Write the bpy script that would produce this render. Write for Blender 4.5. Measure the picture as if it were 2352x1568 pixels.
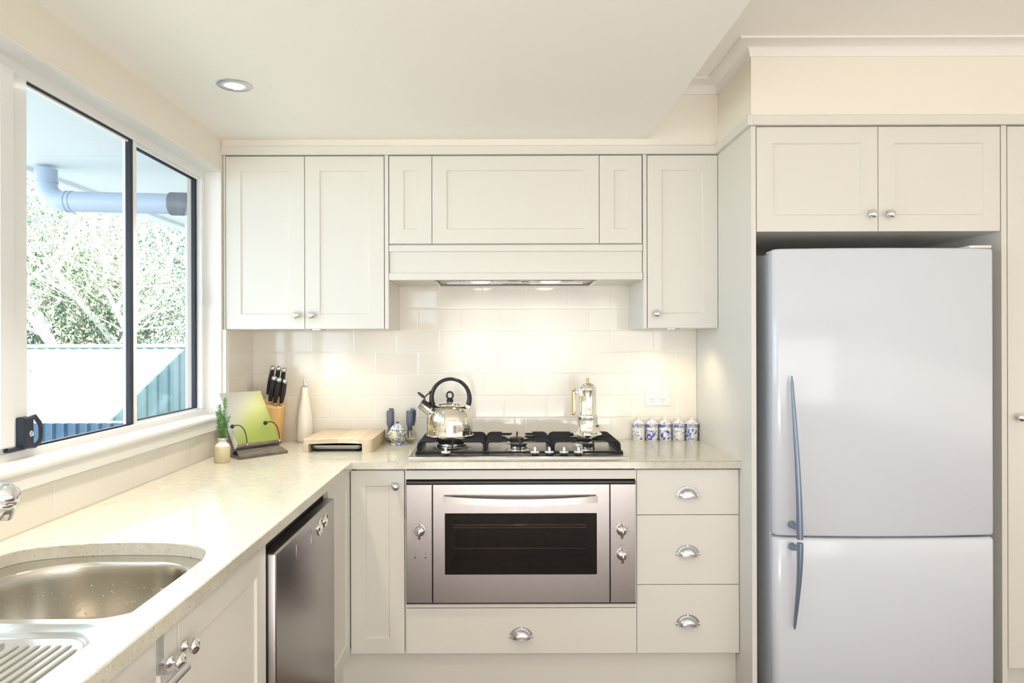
import bpy, bmesh, math, random
from mathutils import Vector, Matrix, noise
PI = math.pi
R = math.radians
S = bpy.context.scene
for o in list(bpy.data.objects):
    bpy.data.objects.remove(o)
C = S.collection

# ------------------------------------------------------------------ camera
cd = bpy.data.cameras.new('camera')
cam = bpy.data.objects.new('camera', cd)
C.objects.link(cam)
cd.sensor_width = 36
cd.lens = 36 * 1587 / 2352
cd.shift_x = 32 / 2352
cd.shift_y = 2 / 2352
cd.clip_start = 0.02
cam.matrix_world = Matrix.Translation((0, 0, 1.364)) @ Matrix.Rotation(R(90), 4, 'X') @ Matrix.Rotation(R(-0.15), 4, 'Z')
S.camera = cam
# ------------------------------------------------------------------ world, exposure
w = bpy.data.worlds.new('sky')
S.world = w
w.use_nodes = True
wb = w.node_tree.nodes['Background']
wb.inputs[0].default_value = (0.76, 0.88, 1.0, 1)
wb.inputs[1].default_value = 5.2
S.view_settings.view_transform = 'Standard'
S.view_settings.look = 'None'
S.view_settings.exposure = 0.15
S.view_settings.gamma = 1
S.view_settings.use_curve_mapping = False
S.cycles.use_denoising = True
S.cycles.sample_clamp_indirect = 6
S.cycles.max_bounces = 10
S.cycles.diffuse_bounces = 5
S.cycles.transparent_max_bounces = 12
S.cycles.caustics_reflective = False
S.cycles.caustics_refractive = False


def lamp(name, kind, loc, energy, color=(1, 1, 1), direction=None, **kw):
    d = bpy.data.lights.new(name, kind)
    d.energy = energy
    d.color = color
    for k, v in kw.items():
        setattr(d, k, v)
    o = bpy.data.objects.new(name, d)
    C.objects.link(o)
    o.location = loc
    if direction is not None:
        o.rotation_euler = Vector(direction).to_track_quat('-Z', 'Y').to_euler()
    return o


lamp('sun', 'SUN', (2, -4, 8), 50, (1, 0.97, 0.9), (-1, 1.2, -0.95), angle=R(0.5))
# unseen front fill added before the rear wall, standing in for living-room daylight
lamp('rear_fill', 'AREA', (1.2, -2.50, 1.15), 52, (0.94, 0.97, 1.0), (0, 1, -0.12), shape='RECTANGLE', size=3.8, size_y=1.5)
# unseen upward fill added behind the camera to brighten the lowered ceiling
lamp('ceiling_fill', 'AREA', (0.1, -1.5, 0.28), 52, (1.0, 0.97, 0.92), (0, 1, 1.7), shape='RECTANGLE', size=2.6, size_y=0.9)
lamp('side_fill', 'AREA', (3.25, -0.5, 1.2), 20, (1.0, 0.95, 0.89), (-1, 0.15, 0.8), shape='RECTANGLE', size=4.0, size_y=1.6)  # unseen fill added in front of the closed right wall, no opening there


# ------------------------------------------------------------------ materials
def nt(mat):
    return mat.node_tree


def pbr(name, col, rough=0.5, metal=0.0, bump=None, coat=0.0, spec=0.5, emit=None, emit_s=0.0, trans=0.0, ior=1.45, aniso=0.0, colvar=None, alpha=1.0):
    m = bpy.data.materials.new(name)
    m.use_nodes = True
    n = nt(m).nodes
    l = nt(m).links
    b = n['Principled BSDF']
    b.inputs['Base Color'].default_value = (*col, 1)
    b.inputs['Roughness'].default_value = rough
    b.inputs['Metallic'].default_value = metal
    b.inputs['Coat Weight'].default_value = coat
    b.inputs['Coat Roughness'].default_value = 0.08
    b.inputs['Specular IOR Level'].default_value = spec
    b.inputs['Transmission Weight'].default_value = trans
    b.inputs['IOR'].default_value = ior
    if emit:
        b.inputs['Emission Color'].default_value = (*emit, 1)
        b.inputs['Emission Strength'].default_value = emit_s
    if bump or colvar:
        tc = n.new('ShaderNodeTexCoord')
        mp = n.new('ShaderNodeMapping')
        l.new(tc.outputs['Object'], mp.inputs[0])
    if bump:
        sc, st, stretch = bump
        mp.inputs['Scale'].default_value = stretch
        t = n.new('ShaderNodeTexNoise')
        t.inputs['Scale'].default_value = sc
        t.inputs['Detail'].default_value = 3
        bp = n.new('ShaderNodeBump')
        bp.inputs['Strength'].default_value = st
        bp.inputs['Distance'].default_value = 0.001
        l.new(mp.outputs[0], t.inputs['Vector'])
        l.new(t.outputs['Fac'], bp.inputs['Height'])
        l.new(bp.outputs[0], b.inputs['Normal'])
    if colvar:
        sc, c2, lo, hi = colvar
        t = n.new('ShaderNodeTexNoise')
        t.inputs['Scale'].default_value = sc
        t.inputs['Detail'].default_value = 4
        r = n.new('ShaderNodeValToRGB')
        r.color_ramp.elements[0].position = lo
        r.color_ramp.elements[0].color = (*col, 1)
        r.color_ramp.elements[1].position = hi
        r.color_ramp.elements[1].color = (*c2, 1)
        l.new(mp.outputs[0], t.inputs['Vector'])
        l.new(t.outputs['Fac'], r.inputs[0])
        l.new(r.outputs[0], b.inputs['Base Color'])
    return m


M = {}
M['cab'] = pbr('cabinet_paint', (0.73, 0.71, 0.655), 0.30, bump=(180, 0.02, (1, 1, 1)))
M['cabin'] = pbr('cabinet_inside', (0.62, 0.60, 0.55), 0.5)
M['wall'] = pbr('wall_paint', (0.84, 0.79, 0.70), 0.75, bump=(140, 0.08, (1, 1, 1)))
M['ceil'] = pbr('ceiling_paint', (0.95, 0.93, 0.88), 0.85, bump=(90, 0.05, (1, 1, 1)))
M['cornice'] = pbr('cornice_paint', (0.85, 0.82, 0.79), 0.7, bump=(90, 0.04, (1, 1, 1)))
M['gloss_white'] = pbr('gloss_trim_paint', (0.84, 0.83, 0.80), 0.28, bump=(60, 0.03, (1, 1, 1)))
M['alu_white'] = pbr('white_aluminium', (0.82, 0.83, 0.83), 0.22, coat=0.3)
M['gasket'] = pbr('black_gasket', (0.012, 0.016, 0.03), 0.5)
M['chrome'] = pbr('chrome', (0.86, 0.86, 0.87), 0.07, 1.0)
M['satin'] = pbr('satin_nickel', (0.62, 0.62, 0.64), 0.26, 1.0, bump=(300, 0.05, (1, 1, 1)))
M['steel'] = pbr('brushed_steel', (0.40, 0.375, 0.37), 0.27, 1.0, bump=(70, 0.10, (1, 1, 40)))
M['steel_h'] = pbr('brushed_steel_bright', (0.66, 0.64, 0.61), 0.25, 1.0, bump=(50, 0.10, (1, 30, 1)))
M['steel_sink'] = pbr('sink_steel', (0.62, 0.59, 0.53), 0.23, 1.0, bump=(90, 0.08, (1, 1, 6)))
M['handle_steel'] = pbr('bright_handle_steel', (0.86, 0.83, 0.80), 0.3, 1.0, bump=(60, 0.05, (1, 30, 1)))
M['iron'] = pbr('cast_iron', (0.011, 0.012, 0.018), 0.45, spec=0.35, bump=(400, 0.2, (1, 1, 1)))
M['black'] = pbr('black_plastic', (0.015, 0.015, 0.018), 0.28)
M['blackm'] = pbr('black_matte', (0.01, 0.01, 0.012), 0.6)
M['fridge'] = pbr('fridge_enamel', (0.64, 0.67, 0.73), 0.16, coat=0.4, bump=(6, 0.05, (1, 1, 1)))
M['fridge_side'] = pbr('fridge_side', (0.45, 0.49, 0.53), 0.45)
M['handle_blue'] = pbr('fridge_handle', (0.22, 0.27, 0.36), 0.35, 0.5)
M['rubber'] = pbr('fridge_gasket', (0.22, 0.25, 0.36), 0.6)
M['white_pl'] = pbr('white_plastic', (0.86, 0.86, 0.84), 0.25)
M['ceramic'] = pbr('white_ceramic', (0.84, 0.80, 0.72), 0.22, coat=0.4)
M['gold'] = pbr('polished_brass', (0.80, 0.64, 0.34), 0.12, 1.0)
M['silver'] = pbr('polished_silver', (0.90, 0.87, 0.80), 0.06, 1.0)
M['kettle'] = pbr('polished_kettle_steel', (0.84, 0.80, 0.70), 0.05, 1.0)
M['grey_pl'] = pbr('grey_plastic', (0.12, 0.135, 0.18), 0.4)
M['lamp_on'] = pbr('lit_lamp', (1, 1, 1), 0.4, emit=(1, 0.93, 0.78), emit_s=9)
M['oven_dark'] = pbr('oven_enamel', (0.035, 0.032, 0.030), 0.35)
M['pvc'] = pbr('grey_drainpipe', (0.38, 0.47, 0.60), 0.35)
M['soffit'] = pbr('soffit_paint', (0.74, 0.81, 0.88), 0.6)
M['ground'] = pbr('ground_soil', (0.34, 0.31, 0.28), 0.9, colvar=(3, (0.28, 0.27, 0.20), 0.4, 0.6))
M['brick'] = pbr('outer_wall', (0.45, 0.40, 0.36), 0.8)
M['bark'] = pbr('bark', (0.40, 0.36, 0.31), 0.9, bump=(30, 0.5, (1, 1, 0.3)))
M['leaf'] = pbr('leaf_green', (0.07, 0.15, 0.075), 0.5, colvar=(2.5, (0.15, 0.23, 0.10), 0.4, 0.6))
M['leaf2'] = pbr('leaf_blue_green', (0.05, 0.135, 0.11), 0.5, colvar=(2.0, (0.10, 0.20, 0.13), 0.4, 0.6))
M['leaf3'] = pbr('leaf_pale', (0.19, 0.26, 0.13), 0.5, colvar=(2.5, (0.27, 0.33, 0.20), 0.4, 0.6))
M['twig'] = pbr('bare_twigs', (0.62, 0.58, 0.52), 0.8)
M['fence'] = pbr('fence_steel', (0.13, 0.21, 0.21), 0.45)
M['bed'] = pbr('blue_corrugated_steel', (0.04, 0.11, 0.18), 0.4)
M['stoneware'] = pbr('stoneware_glaze', (0.66, 0.58, 0.38), 0.30, colvar=(40, (0.60, 0.50, 0.28), 0.5, 0.75), coat=0.2)
M['stoneware_top'] = pbr('stoneware_glaze_top', (0.80, 0.77, 0.68), 0.25, coat=0.2)
M['rosemary'] = pbr('rosemary_leaves', (0.10, 0.24, 0.06), 0.5, colvar=(60, (0.22, 0.36, 0.14), 0.4, 0.6))
M['darkwood'] = pbr('dark_stained_wood', (0.10, 0.085, 0.075), 0.38, bump=(30, 0.2, (1, 8, 8)), colvar=(20, (0.19, 0.165, 0.14), 0.4, 0.7))
M['page'] = pbr('book_pages', (0.84, 0.88, 0.88), 0.6, bump=(500, 0.3, (1, 1, 1)))
M['blue_ink'] = pbr('blue_glaze', (0.03, 0.05, 0.30), 0.25, coat=0.3)
M['ceil_lamp_inner'] = pbr('lamp_reflector', (0.8, 0.78, 0.72), 0.2, 1.0)
M['salt'] = pbr('salt_grains', (0.75, 0.72, 0.66), 0.5, bump=(300, 1.0, (1, 1, 1)))
M['pepper'] = pbr('peppercorns', (0.26, 0.19, 0.14), 0.5, bump=(250, 1.0, (1, 1, 1)), colvar=(200, (0.45, 0.36, 0.28), 0.4, 0.6))
M['oven_print'] = pbr('dark_print', (0.05, 0.045, 0.05), 0.5)
M['tile_trim'] = pbr('white_tile_trim', (0.86, 0.85, 0.83), 0.3)
M['indicator'] = pbr('indicator_dark', (0.03, 0.03, 0.03), 0.15)
M['valve'] = pbr('valve_bronze', (0.16, 0.10, 0.06), 0.3, 0.6)


def wood(name, c1, c2, scale=9, axis='X', stretch=14, rough=0.42):
    m = bpy.data.materials.new(name)
    m.use_nodes = True
    n = nt(m).nodes; l = nt(m).links
    b = n['Principled BSDF']
    b.inputs['Roughness'].default_value = rough
    tc = n.new('ShaderNodeTexCoord'); mp = n.new('ShaderNodeMapping')
    s = [stretch, stretch, stretch]
    s['XYZ'.index(axis)] = 1
    mp.inputs['Scale'].default_value = s
    t = n.new('ShaderNodeTexNoise'); t.inputs['Scale'].default_value = scale; t.inputs['Detail'].default_value = 5
    r = n.new('ShaderNodeValToRGB')
    r.color_ramp.elements[0].position = 0.33; r.color_ramp.elements[0].color = (*c1, 1)
    r.color_ramp.elements[1].position = 0.68; r.color_ramp.elements[1].color = (*c2, 1)
    l.new(tc.outputs['Object'], mp.inputs[0]); l.new(mp.outputs[0], t.inputs['Vector'])
    l.new(t.outputs['Fac'], r.inputs[0]); l.new(r.outputs[0], b.inputs['Base Color'])
    return m


M['block'] = wood('beech_wood', (0.62, 0.38, 0.14), (0.74, 0.50, 0.22), 4, 'Z', 16)
M['floor'] = wood('timber_floor', (0.07, 0.035, 0.018), (0.15, 0.07, 0.035), 3, 'Y', 9, 0.5)


def board_mat():
    m = wood('maple_board', (0.68, 0.53, 0.37), (0.80, 0.68, 0.50), 5, 'X', 22, 0.45)
    n = nt(m).nodes; l = nt(m).links
    b = n['Principled BSDF']
    ramp = [x for x in n if x.type == 'VALTORGB'][0]
    tc = [x for x in n if x.type == 'TEX_COORD'][0]
    # staves glued side by side along X
    sx = n.new('ShaderNodeSeparateXYZ'); l.new(tc.outputs['Object'], sx.inputs[0])
    q = n.new('ShaderNodeMath'); q.operation = 'MULTIPLY'; q.inputs[1].default_value = 11.0
    l.new(sx.outputs[0], q.inputs[0])
    f = n.new('ShaderNodeMath'); f.operation = 'FLOOR'; l.new(q.outputs[0], f.inputs[0])
    wn = n.new('ShaderNodeTexWhiteNoise'); wn.noise_dimensions = '1D'; l.new(f.outputs[0], wn.inputs['W'])
    mr = n.new('ShaderNodeMapRange'); mr.inputs['To Min'].default_value = 0.80; mr.inputs['To Max'].default_value = 1.16
    l.new(wn.outputs['Value'], mr.inputs['Value'])
    mx = n.new('ShaderNodeMix'); mx.data_type = 'RGBA'; mx.blend_type = 'MULTIPLY'; mx.inputs[0].default_value = 1
    l.new(ramp.outputs[0], mx.inputs[6]); l.new(mr.outputs[0], mx.inputs[7])
    l.new(mx.outputs[2], b.inputs['Base Color'])
    return m


M['board'] = board_mat()


def stone_mat():
    m = bpy.data.materials.new('speckled_stone')
    m.use_nodes = True
    n = nt(m).nodes; l = nt(m).links
    b = n['Principled BSDF']
    b.inputs['Roughness'].default_value = 0.11
    g = n.new('ShaderNodeNewGeometry')
    v = n.new('ShaderNodeTexVoronoi'); v.inputs['Scale'].default_value = 260
    l.new(g.outputs['Position'], v.inputs['Vector'])
    # only some cells carry a fleck
    wn = n.new('ShaderNodeSeparateColor'); l.new(v.outputs['Color'], wn.inputs[0])
    mr = n.new('ShaderNodeMapRange'); mr.inputs['From Min'].default_value = 0.85; mr.inputs['From Max'].default_value = 1.0
    mr.inputs['To Min'].default_value = 0.0; mr.inputs['To Max'].default_value = 0.50
    l.new(wn.outputs[0], mr.inputs['Value'])
    lt = n.new('ShaderNodeMath'); lt.operation = 'LESS_THAN'
    l.new(v.outputs['Distance'], lt.inputs[0]); l.new(mr.outputs[0], lt.inputs[1])
    nz = n.new('ShaderNodeTexNoise'); nz.inputs['Scale'].default_value = 45; nz.inputs['Detail'].default_value = 3
    l.new(g.outputs['Position'], nz.inputs['Vector'])
    r = n.new('ShaderNodeValToRGB')
    r.color_ramp.elements[0].position = 0.35; r.color_ramp.elements[0].color = (0.60, 0.575, 0.475, 1)
    r.color_ramp.elements[1].position = 0.65; r.color_ramp.elements[1].color = (0.66, 0.635, 0.54, 1)
    l.new(nz.outputs['Fac'], r.inputs[0])
    mx = n.new('ShaderNodeMix'); mx.data_type = 'RGBA'
    mf = n.new('ShaderNodeMath'); mf.operation = 'MULTIPLY'; mf.inputs[1].default_value = 0.5
    l.new(lt.outputs[0], mf.inputs[0]); l.new(mf.outputs[0], mx.inputs[0])
    l.new(r.outputs[0], mx.inputs[6])
    mx.inputs[7].default_value = (0.24, 0.18, 0.11, 1)
    l.new(mx.outputs[2], b.inputs['Base Color'])
    return m


M['stone'] = stone_mat()


def tile_mat(name, axis, u0, v0, offset_first):
    """glazed 200x100 wall tiles in running bond, straight from world position"""
    m = bpy.data.materials.new(name)
    m.use_nodes = True
    n = nt(m).nodes; l = nt(m).links
    b = n['Principled BSDF']
    b.inputs['Roughness'].default_value = 0.07
    b.inputs['Coat Weight'].default_value = 0.2
    g = n.new('ShaderNodeNewGeometry')
    s = n.new('ShaderNodeSeparateXYZ'); l.new(g.outputs['Position'], s.inputs[0])
    ax = n.new('ShaderNodeMath'); ax.operation = 'SUBTRACT'; ax.inputs[1].default_value = u0
    l.new(s.outputs[axis], ax.inputs[0])
    az = n.new('ShaderNodeMath'); az.operation = 'SUBTRACT'; az.inputs[1].default_value = v0
    l.new(s.outputs[2], az.inputs[0])
    cb = n.new('ShaderNodeCombineXYZ'); l.new(ax.outputs[0], cb.inputs[0]); l.new(az.outputs[0], cb.inputs[1])
    t = n.new('ShaderNodeTexBrick')
    t.offset = 0.5; t.offset_frequency = 2; t.squash = 1
    t.inputs['Scale'].default_value = 1
    t.inputs['Brick Width'].default_value = 0.2042 if axis == 0 else 0.2
    t.inputs['Row Height'].default_value = 0.1043
    t.inputs['Mortar Size'].default_value = 0.0016
    t.inputs['Mortar Smooth'].default_value = 0.15
    t.inputs['Bias'].default_value = 0
    t.inputs['Color1'].default_value = (0.82, 0.775, 0.69, 1)
    t.inputs['Color2'].default_value = (0.85, 0.81, 0.735, 1)
    t.inputs['Mortar'].default_value = (0.88, 0.86, 0.82, 1)
    l.new(cb.outputs[0], t.inputs['Vector'])
    l.new(t.outputs['Color'], b.inputs['Base Color'])
    # pillowed edge + gentle waviness of the glaze
    t2 = n.new('ShaderNodeTexBrick')
    t2.offset = 0.5; t2.offset_frequency = 2
    t2.inputs['Scale'].default_value = 1
    t2.inputs['Brick Width'].default_value = t.inputs['Brick Width'].default_value
    t2.inputs['Row Height'].default_value = 0.1043
    t2.inputs['Mortar Size'].default_value = 0.006
    t2.inputs['Mortar Smooth'].default_value = 1.0
    l.new(cb.outputs[0], t2.inputs['Vector'])
    nz = n.new('ShaderNodeTexNoise'); nz.inputs['Scale'].default_value = 14; nz.inputs['Detail'].default_value = 1.5
    l.new(g.outputs['Position'], nz.inputs['Vector'])
    mm = n.new('ShaderNodeMath'); mm.operation = 'MULTIPLY'; mm.inputs[1].default_value = -0.0010
    l.new(t2.outputs['Fac'], mm.inputs[0])
    m2 = n.new('ShaderNodeMath'); m2.operation = 'MULTIPLY_ADD'; m2.inputs[1].default_value = 0.0007
    l.new(nz.outputs['Fac'], m2.inputs[0]); l.new(mm.outputs[0], m2.inputs[2])
    bp = n.new('ShaderNodeBump'); bp.inputs['Strength'].default_value = 0.7; bp.inputs['Distance'].default_value = 1.0
    l.new(m2.outputs[0], bp.inputs['Height'])
    l.new(bp.outputs[0], b.inputs['Normal'])
    return m


# Brick Texture shifts odd rows by half a tile; even rows have joints at u0 + n*width
M['tile_back'] = tile_mat('wall_tiles_back', 0, -0.9934 - 0.2042 * 10, 0.90 - 0.1043 * 4, 0)
M['tile_left'] = tile_mat('wall_tiles_left', 1, 1.710 - 0.2 * 20, 0.90 - 0.1043 * 4, 0)


def glass_mat(name, tint, refl=1.0, rough=0.0):
    m = bpy.data.materials.new(name)
    m.use_nodes = True
    n = nt(m).nodes; l = nt(m).links
    n.clear()
    out = n.new('ShaderNodeOutputMaterial')
    tr = n.new('ShaderNodeBsdfTransparent'); tr.inputs[0].default_value = (*tint, 1)
    gl = n.new('ShaderNodeBsdfGlossy'); gl.inputs['Roughness'].default_value = rough
    # Schlick reflectance from the facing angle, the same on both faces of the sheet
    fr = n.new('ShaderNodeLayerWeight'); fr.inputs['Blend'].default_value = 0.5
    pw = n.new('ShaderNodeMath'); pw.operation = 'POWER'; pw.inputs[1].default_value = 5
    ma = n.new('ShaderNodeMath'); ma.operation = 'MULTIPLY_ADD'; ma.inputs[1].default_value = 0.96; ma.inputs[2].default_value = 0.04
    l.new(fr.outputs['Facing'], pw.inputs[0]); l.new(pw.outputs[0], ma.inputs[0])
    mu = n.new('ShaderNodeMath'); mu.operation = 'MULTIPLY'; mu.inputs[1].default_value = refl
    mx = n.new('ShaderNodeMixShader')
    l.new(ma.outputs[0], mu.inputs[0]); l.new(mu.outputs[0], mx.inputs[0])
    l.new(tr.outputs[0], mx.inputs[1]); l.new(gl.outputs[0], mx.inputs[2]); l.new(mx.outputs[0], out.inputs[0])
    return m


M['glass'] = glass_mat('window_glass', (0.955, 0.98, 1.0), 0.8)
M['oven_glass'] = glass_mat('oven_door_glass', (0.55, 0.50, 0.45), 0.8, 0.02)
M['clear'] = glass_mat('clear_acrylic', (0.93, 0.92, 0.90), 1.6, 0.02)


def cover_mat():
    m = bpy.data.materials.new('book_cover_print')
    m.use_nodes = True
    n = nt(m).nodes; l = nt(m).links
    b = n['Principled BSDF']; b.inputs['Roughness'].default_value = 0.35
    tc = n.new('ShaderNodeTexCoord')
    vm = n.new('ShaderNodeVectorMath'); vm.operation = 'DOT_PRODUCT'
    l.new(tc.outputs['Generated'], vm.inputs[0])
    vm.inputs[1].default_value = (0.62, 0.0, -0.70)
    r = n.new('ShaderNodeValToRGB')
    r.color_ramp.interpolation = 'EASE'
    r.color_ramp.elements[0].position = 0.0
    mr = n.new('ShaderNodeMapRange'); mr.inputs['From Min'].default_value = -0.70; mr.inputs['From Max'].default_value = 0.62
    l.new(vm.outputs['Value'], mr.inputs['Value'])
    l.new(mr.outputs[0], r.inputs[0])
    r.color_ramp.elements[0].position = 0.24; r.color_ramp.elements[0].color = (0.38, 0.395, 0.365, 1)
    r.color_ramp.elements[1].position = 0.56; r.color_ramp.elements[1].color = (0.25, 0.315, 0.062, 1)
    l.new(r.outputs[0], b.inputs['Base Color'])
    return m


M['cover'] = cover_mat()


def pattern_mat(name, seed, base, ink, scale, zlo, zhi, band=None, thresh=0.52, dist=1.5):
    """blue transfer print on glazed china, in the pot's own coordinates"""
    m = bpy.data.materials.new(name)
    m.use_nodes = True
    n = nt(m).nodes; l = nt(m).links
    b = n['Principled BSDF']; b.inputs['Roughness'].default_value = 0.15; b.inputs['Coat Weight'].default_value = 0.4
    tc = n.new('ShaderNodeTexCoord')
    mp = n.new('ShaderNodeMapping'); mp.inputs['Location'].default_value = (seed * 0.37, seed * 0.11, seed * 0.23)
    l.new(tc.outputs['Object'], mp.inputs[0])
    t = n.new('ShaderNodeTexNoise'); t.inputs['Scale'].default_value = scale; t.inputs['Detail'].default_value = 5
    t.inputs['Distortion'].default_value = dist
    l.new(mp.outputs[0], t.inputs['Vector'])
    gt = n.new('ShaderNodeMapRange'); gt.inputs['From Min'].default_value = thresh; gt.inputs['From Max'].default_value = thresh + 0.04
    l.new(t.outputs['Fac'], gt.inputs['Value'])
    s = n.new('ShaderNodeSeparateXYZ'); l.new(tc.outputs['Object'], s.inputs[0])
    a = n.new('ShaderNodeMath'); a.operation = 'GREATER_THAN'; a.inputs[1].default_value = zlo; l.new(s.outputs[2], a.inputs[0])
    c = n.new('ShaderNodeMath'); c.operation = 'LESS_THAN'; c.inputs[1].default_value = zhi; l.new(s.outputs[2], c.inputs[0])
    ac = n.new('ShaderNodeMath'); ac.operation = 'MULTIPLY'; l.new(a.outputs[0], ac.inputs[0]); l.new(c.outputs[0], ac.inputs[1])
    f = n.new('ShaderNodeMath'); f.operation = 'MULTIPLY'; l.new(gt.outputs[0], f.inputs[0]); l.new(ac.outputs[0], f.inputs[1])
    last = f.outputs[0]
    if band:
        d = n.new('ShaderNodeMath'); d.operation = 'GREATER_THAN'; d.inputs[1].default_value = band[0]; l.new(s.outputs[2], d.inputs[0])
        e = n.new('ShaderNodeMath'); e.operation = 'LESS_THAN'; e.inputs[1].default_value = band[1]; l.new(s.outputs[2], e.inputs[0])
        de = n.new('ShaderNodeMath'); de.operation = 'MULTIPLY'; l.new(d.outputs[0], de.inputs[0]); l.new(e.outputs[0], de.inputs[1])
        t3 = n.new('ShaderNodeMapRange'); t3.inputs['From Min'].default_value = 0.40; t3.inputs['From Max'].default_value = 0.46
        l.new(t.outputs['Fac'], t3.inputs['Value'])
        df = n.new('ShaderNodeMath'); df.operation = 'MULTIPLY'; l.new(de.outputs[0], df.inputs[0]); l.new(t3.outputs[0], df.inputs[1])
        mxx = n.new('ShaderNodeMath'); mxx.operation = 'MAXIMUM'; l.new(last, mxx.inputs[0]); l.new(df.outputs[0], mxx.inputs[1])
        last = mxx.outputs[0]
    mx = n.new('ShaderNodeMix'); mx.data_type = 'RGBA'
    l.new(last, mx.inputs[0])
    mx.inputs[6].default_value = (*base, 1); mx.inputs[7].default_value = (*ink, 1)
    l.new(mx.outputs[2], b.inputs['Base Color'])
    return m


# ------------------------------------------------------------------ mesh helpers
class MB:
    def __init__(self, M_=None):
        self.bm = bmesh.new()
        self.M = M_ or Matrix.Identity(4)

    def _merge(self, verts, faces):
        vs = [self.bm.verts.new(self.M @ Vector(v)) for v in verts]
        for f in faces:
            try:
                self.bm.faces.new([vs[i] for i in f])
            except ValueError:
                pass
        return vs

    def box(self, x0, x1, y0, y1, z0, z1, bev=0.0, seg=1):
        b = bmesh.new()
        bmesh.ops.create_cube(b, size=1)
        for v in b.verts:
            v.co = Vector(((x0 + x1) / 2 + v.co.x * (x1 - x0), (y0 + y1) / 2 + v.co.y * (y1 - y0), (z0 + z1) / 2 + v.co.z * (z1 - z0)))
        if bev > 0:
            bmesh.ops.bevel(b, geom=list(b.edges), offset=bev, segments=seg, affect='EDGES', profile=0.5)
        b.verts.index_update()
        self._merge([v.co.copy() for v in b.verts], [[v.index for v in f.verts] for f in b.faces])
        b.free()
        return self

    def loft(self, loops, cap0=True, cap1=True, closed=False):
        n = len(loops[0])
        verts = [p for lp in loops for p in lp]
        faces = []
        k = len(loops)
        rng = range(k) if closed else range(k - 1)
        for i in rng:
            a = i * n
            b = ((i + 1) % k) * n
            for j in range(n):
                j2 = (j + 1) % n
                faces.append([a + j, a + j2, b + j2, b + j])
        if not closed:
            if cap0:
                faces.append(list(range(n))[::-1])
            if cap1:
                faces.append([(k - 1) * n + j for j in range(n)])
        self._merge(verts, faces)
        return self

    def lathe(self, prof, c=(0, 0, 0), axis='Z', seg=40, cap=True, sq=(1, 1)):
        """prof: list of (radius, height)"""
        loops = []
        for r, h in prof:
            r = max(r, 1e-5)
            lp = []
            for j in range(seg):
                a = 2 * PI * j / seg
                u, v = r * math.cos(a) * sq[0], r * math.sin(a) * sq[1]
                if axis == 'Z':
                    p = (c[0] + u, c[1] + v, c[2] + h)
                elif axis == 'Y-':
                    p = (c[0] + u, c[1] - h, c[2] + v)
                elif axis == 'X':
                    p = (c[0] + h, c[1] + u, c[2] + v)
                lp.append(p)
            loops.append(lp)
        return self.loft(loops, cap, cap)

    def tube(self, pts, r, seg=12, closed=False, flat=None, up=None):
        """flat=(w,h) makes an oval/rectangular section; r may be a list"""
        pts = [Vector(p) for p in pts]
        n = len(pts)
        loops = []
        prev = None
        for i, p in enumerate(pts):
            if closed:
                t = (pts[(i + 1) % n] - pts[i - 1]).normalized()
            else:
                t = (pts[min(i + 1, n - 1)] - pts[max(i - 1, 0)]).normalized()
            if prev is None:
                u = Vector(up) if up else (Vector((0, 0, 1)) if abs(t.z) < 0.9 else Vector((1, 0, 0)))
            else:
                u = prev
            if up:
                u = Vector(up)
            u = (u - t * u.dot(t))
            if u.length < 1e-6:
                u = Vector((1, 0, 0)) - t * t.x
            u.normalize()
            prev = u
            v = t.cross(u)
            rr = r[i] if isinstance(r, (list, tuple)) else r
            lp = []
            for j in range(seg):
                a = 2 * PI * (j + 0.5) / seg
                cu, cv = math.cos(a), math.sin(a)
                if flat:
                    fu, fv = flat
                    if seg == 4:
                        cu, cv = cu * 1.4142, cv * 1.4142
                    lp.append(p + u * cu * rr * fu + v * cv * rr * fv)
                else:
                    lp.append(p + u * cu * rr + v * cv * rr)
            loops.append(lp)
        return self.loft(loops, closed=closed)

    def sphere(self, c, r, seg=20, rings=10, s=(1, 1, 1)):
        prof = [(r * math.sin(PI * i / rings), -r * math.cos(PI * i / rings)) for i in range(rings + 1)]
        loops = []
        for rr, h in prof:
            rr = max(rr, r * 1e-3)
            loops.append([(c[0] + rr * math.cos(2 * PI * j / seg) * s[0], c[1] + rr * math.sin(2 * PI * j / seg) * s[1], c[2] + h * s[2]) for j in range(seg)])
        return self.loft(loops)

    def prism(self, poly, z0, z1):
        return self.loft([[(x, y, z0) for x, y in poly], [(x, y, z1) for x, y in poly]])

    def build(self, name, mat, parent=None, smooth=35, local=False, origin=None, sharp_all=False):
        bm = self.bm
        bmesh.ops.recalc_face_normals(bm, faces=list(bm.faces))
        if not bm.verts:
            raise RuntimeError(name)
        if parent is None and origin is None and not local:
            xs = [v.co.x for v in bm.verts]; ys = [v.co.y for v in bm.verts]; zs = [v.co.z for v in bm.verts]
            origin = ((min(xs) + max(xs)) / 2, (min(ys) + max(ys)) / 2, min(zs))
        if parent is not None and not local:
            q = parent
            origin = Vector((0, 0, 0))
            while q is not None:
                origin = origin + q.location
                q = q.parent
        if origin is not None and not local:
            off = Vector(origin)
            for v in bm.verts:
                v.co -= off
        if smooth:
            for f in bm.faces:
                f.smooth = True
            lim = R(smooth)
            for e in bm.edges:
                if len(e.link_faces) == 2 and e.calc_face_angle(0) > lim:
                    e.smooth = False
        me = bpy.data.meshes.new(name)
        bm.to_mesh(me)
        bm.free()
        o = bpy.data.objects.new(name, me)
        if mat:
            me.materials.append(M[mat] if isinstance(mat, str) else mat)
        C.objects.link(o)
        if parent is not None:
            o.parent = parent
        elif origin is not None:
            o.location = origin
        return o


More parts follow.
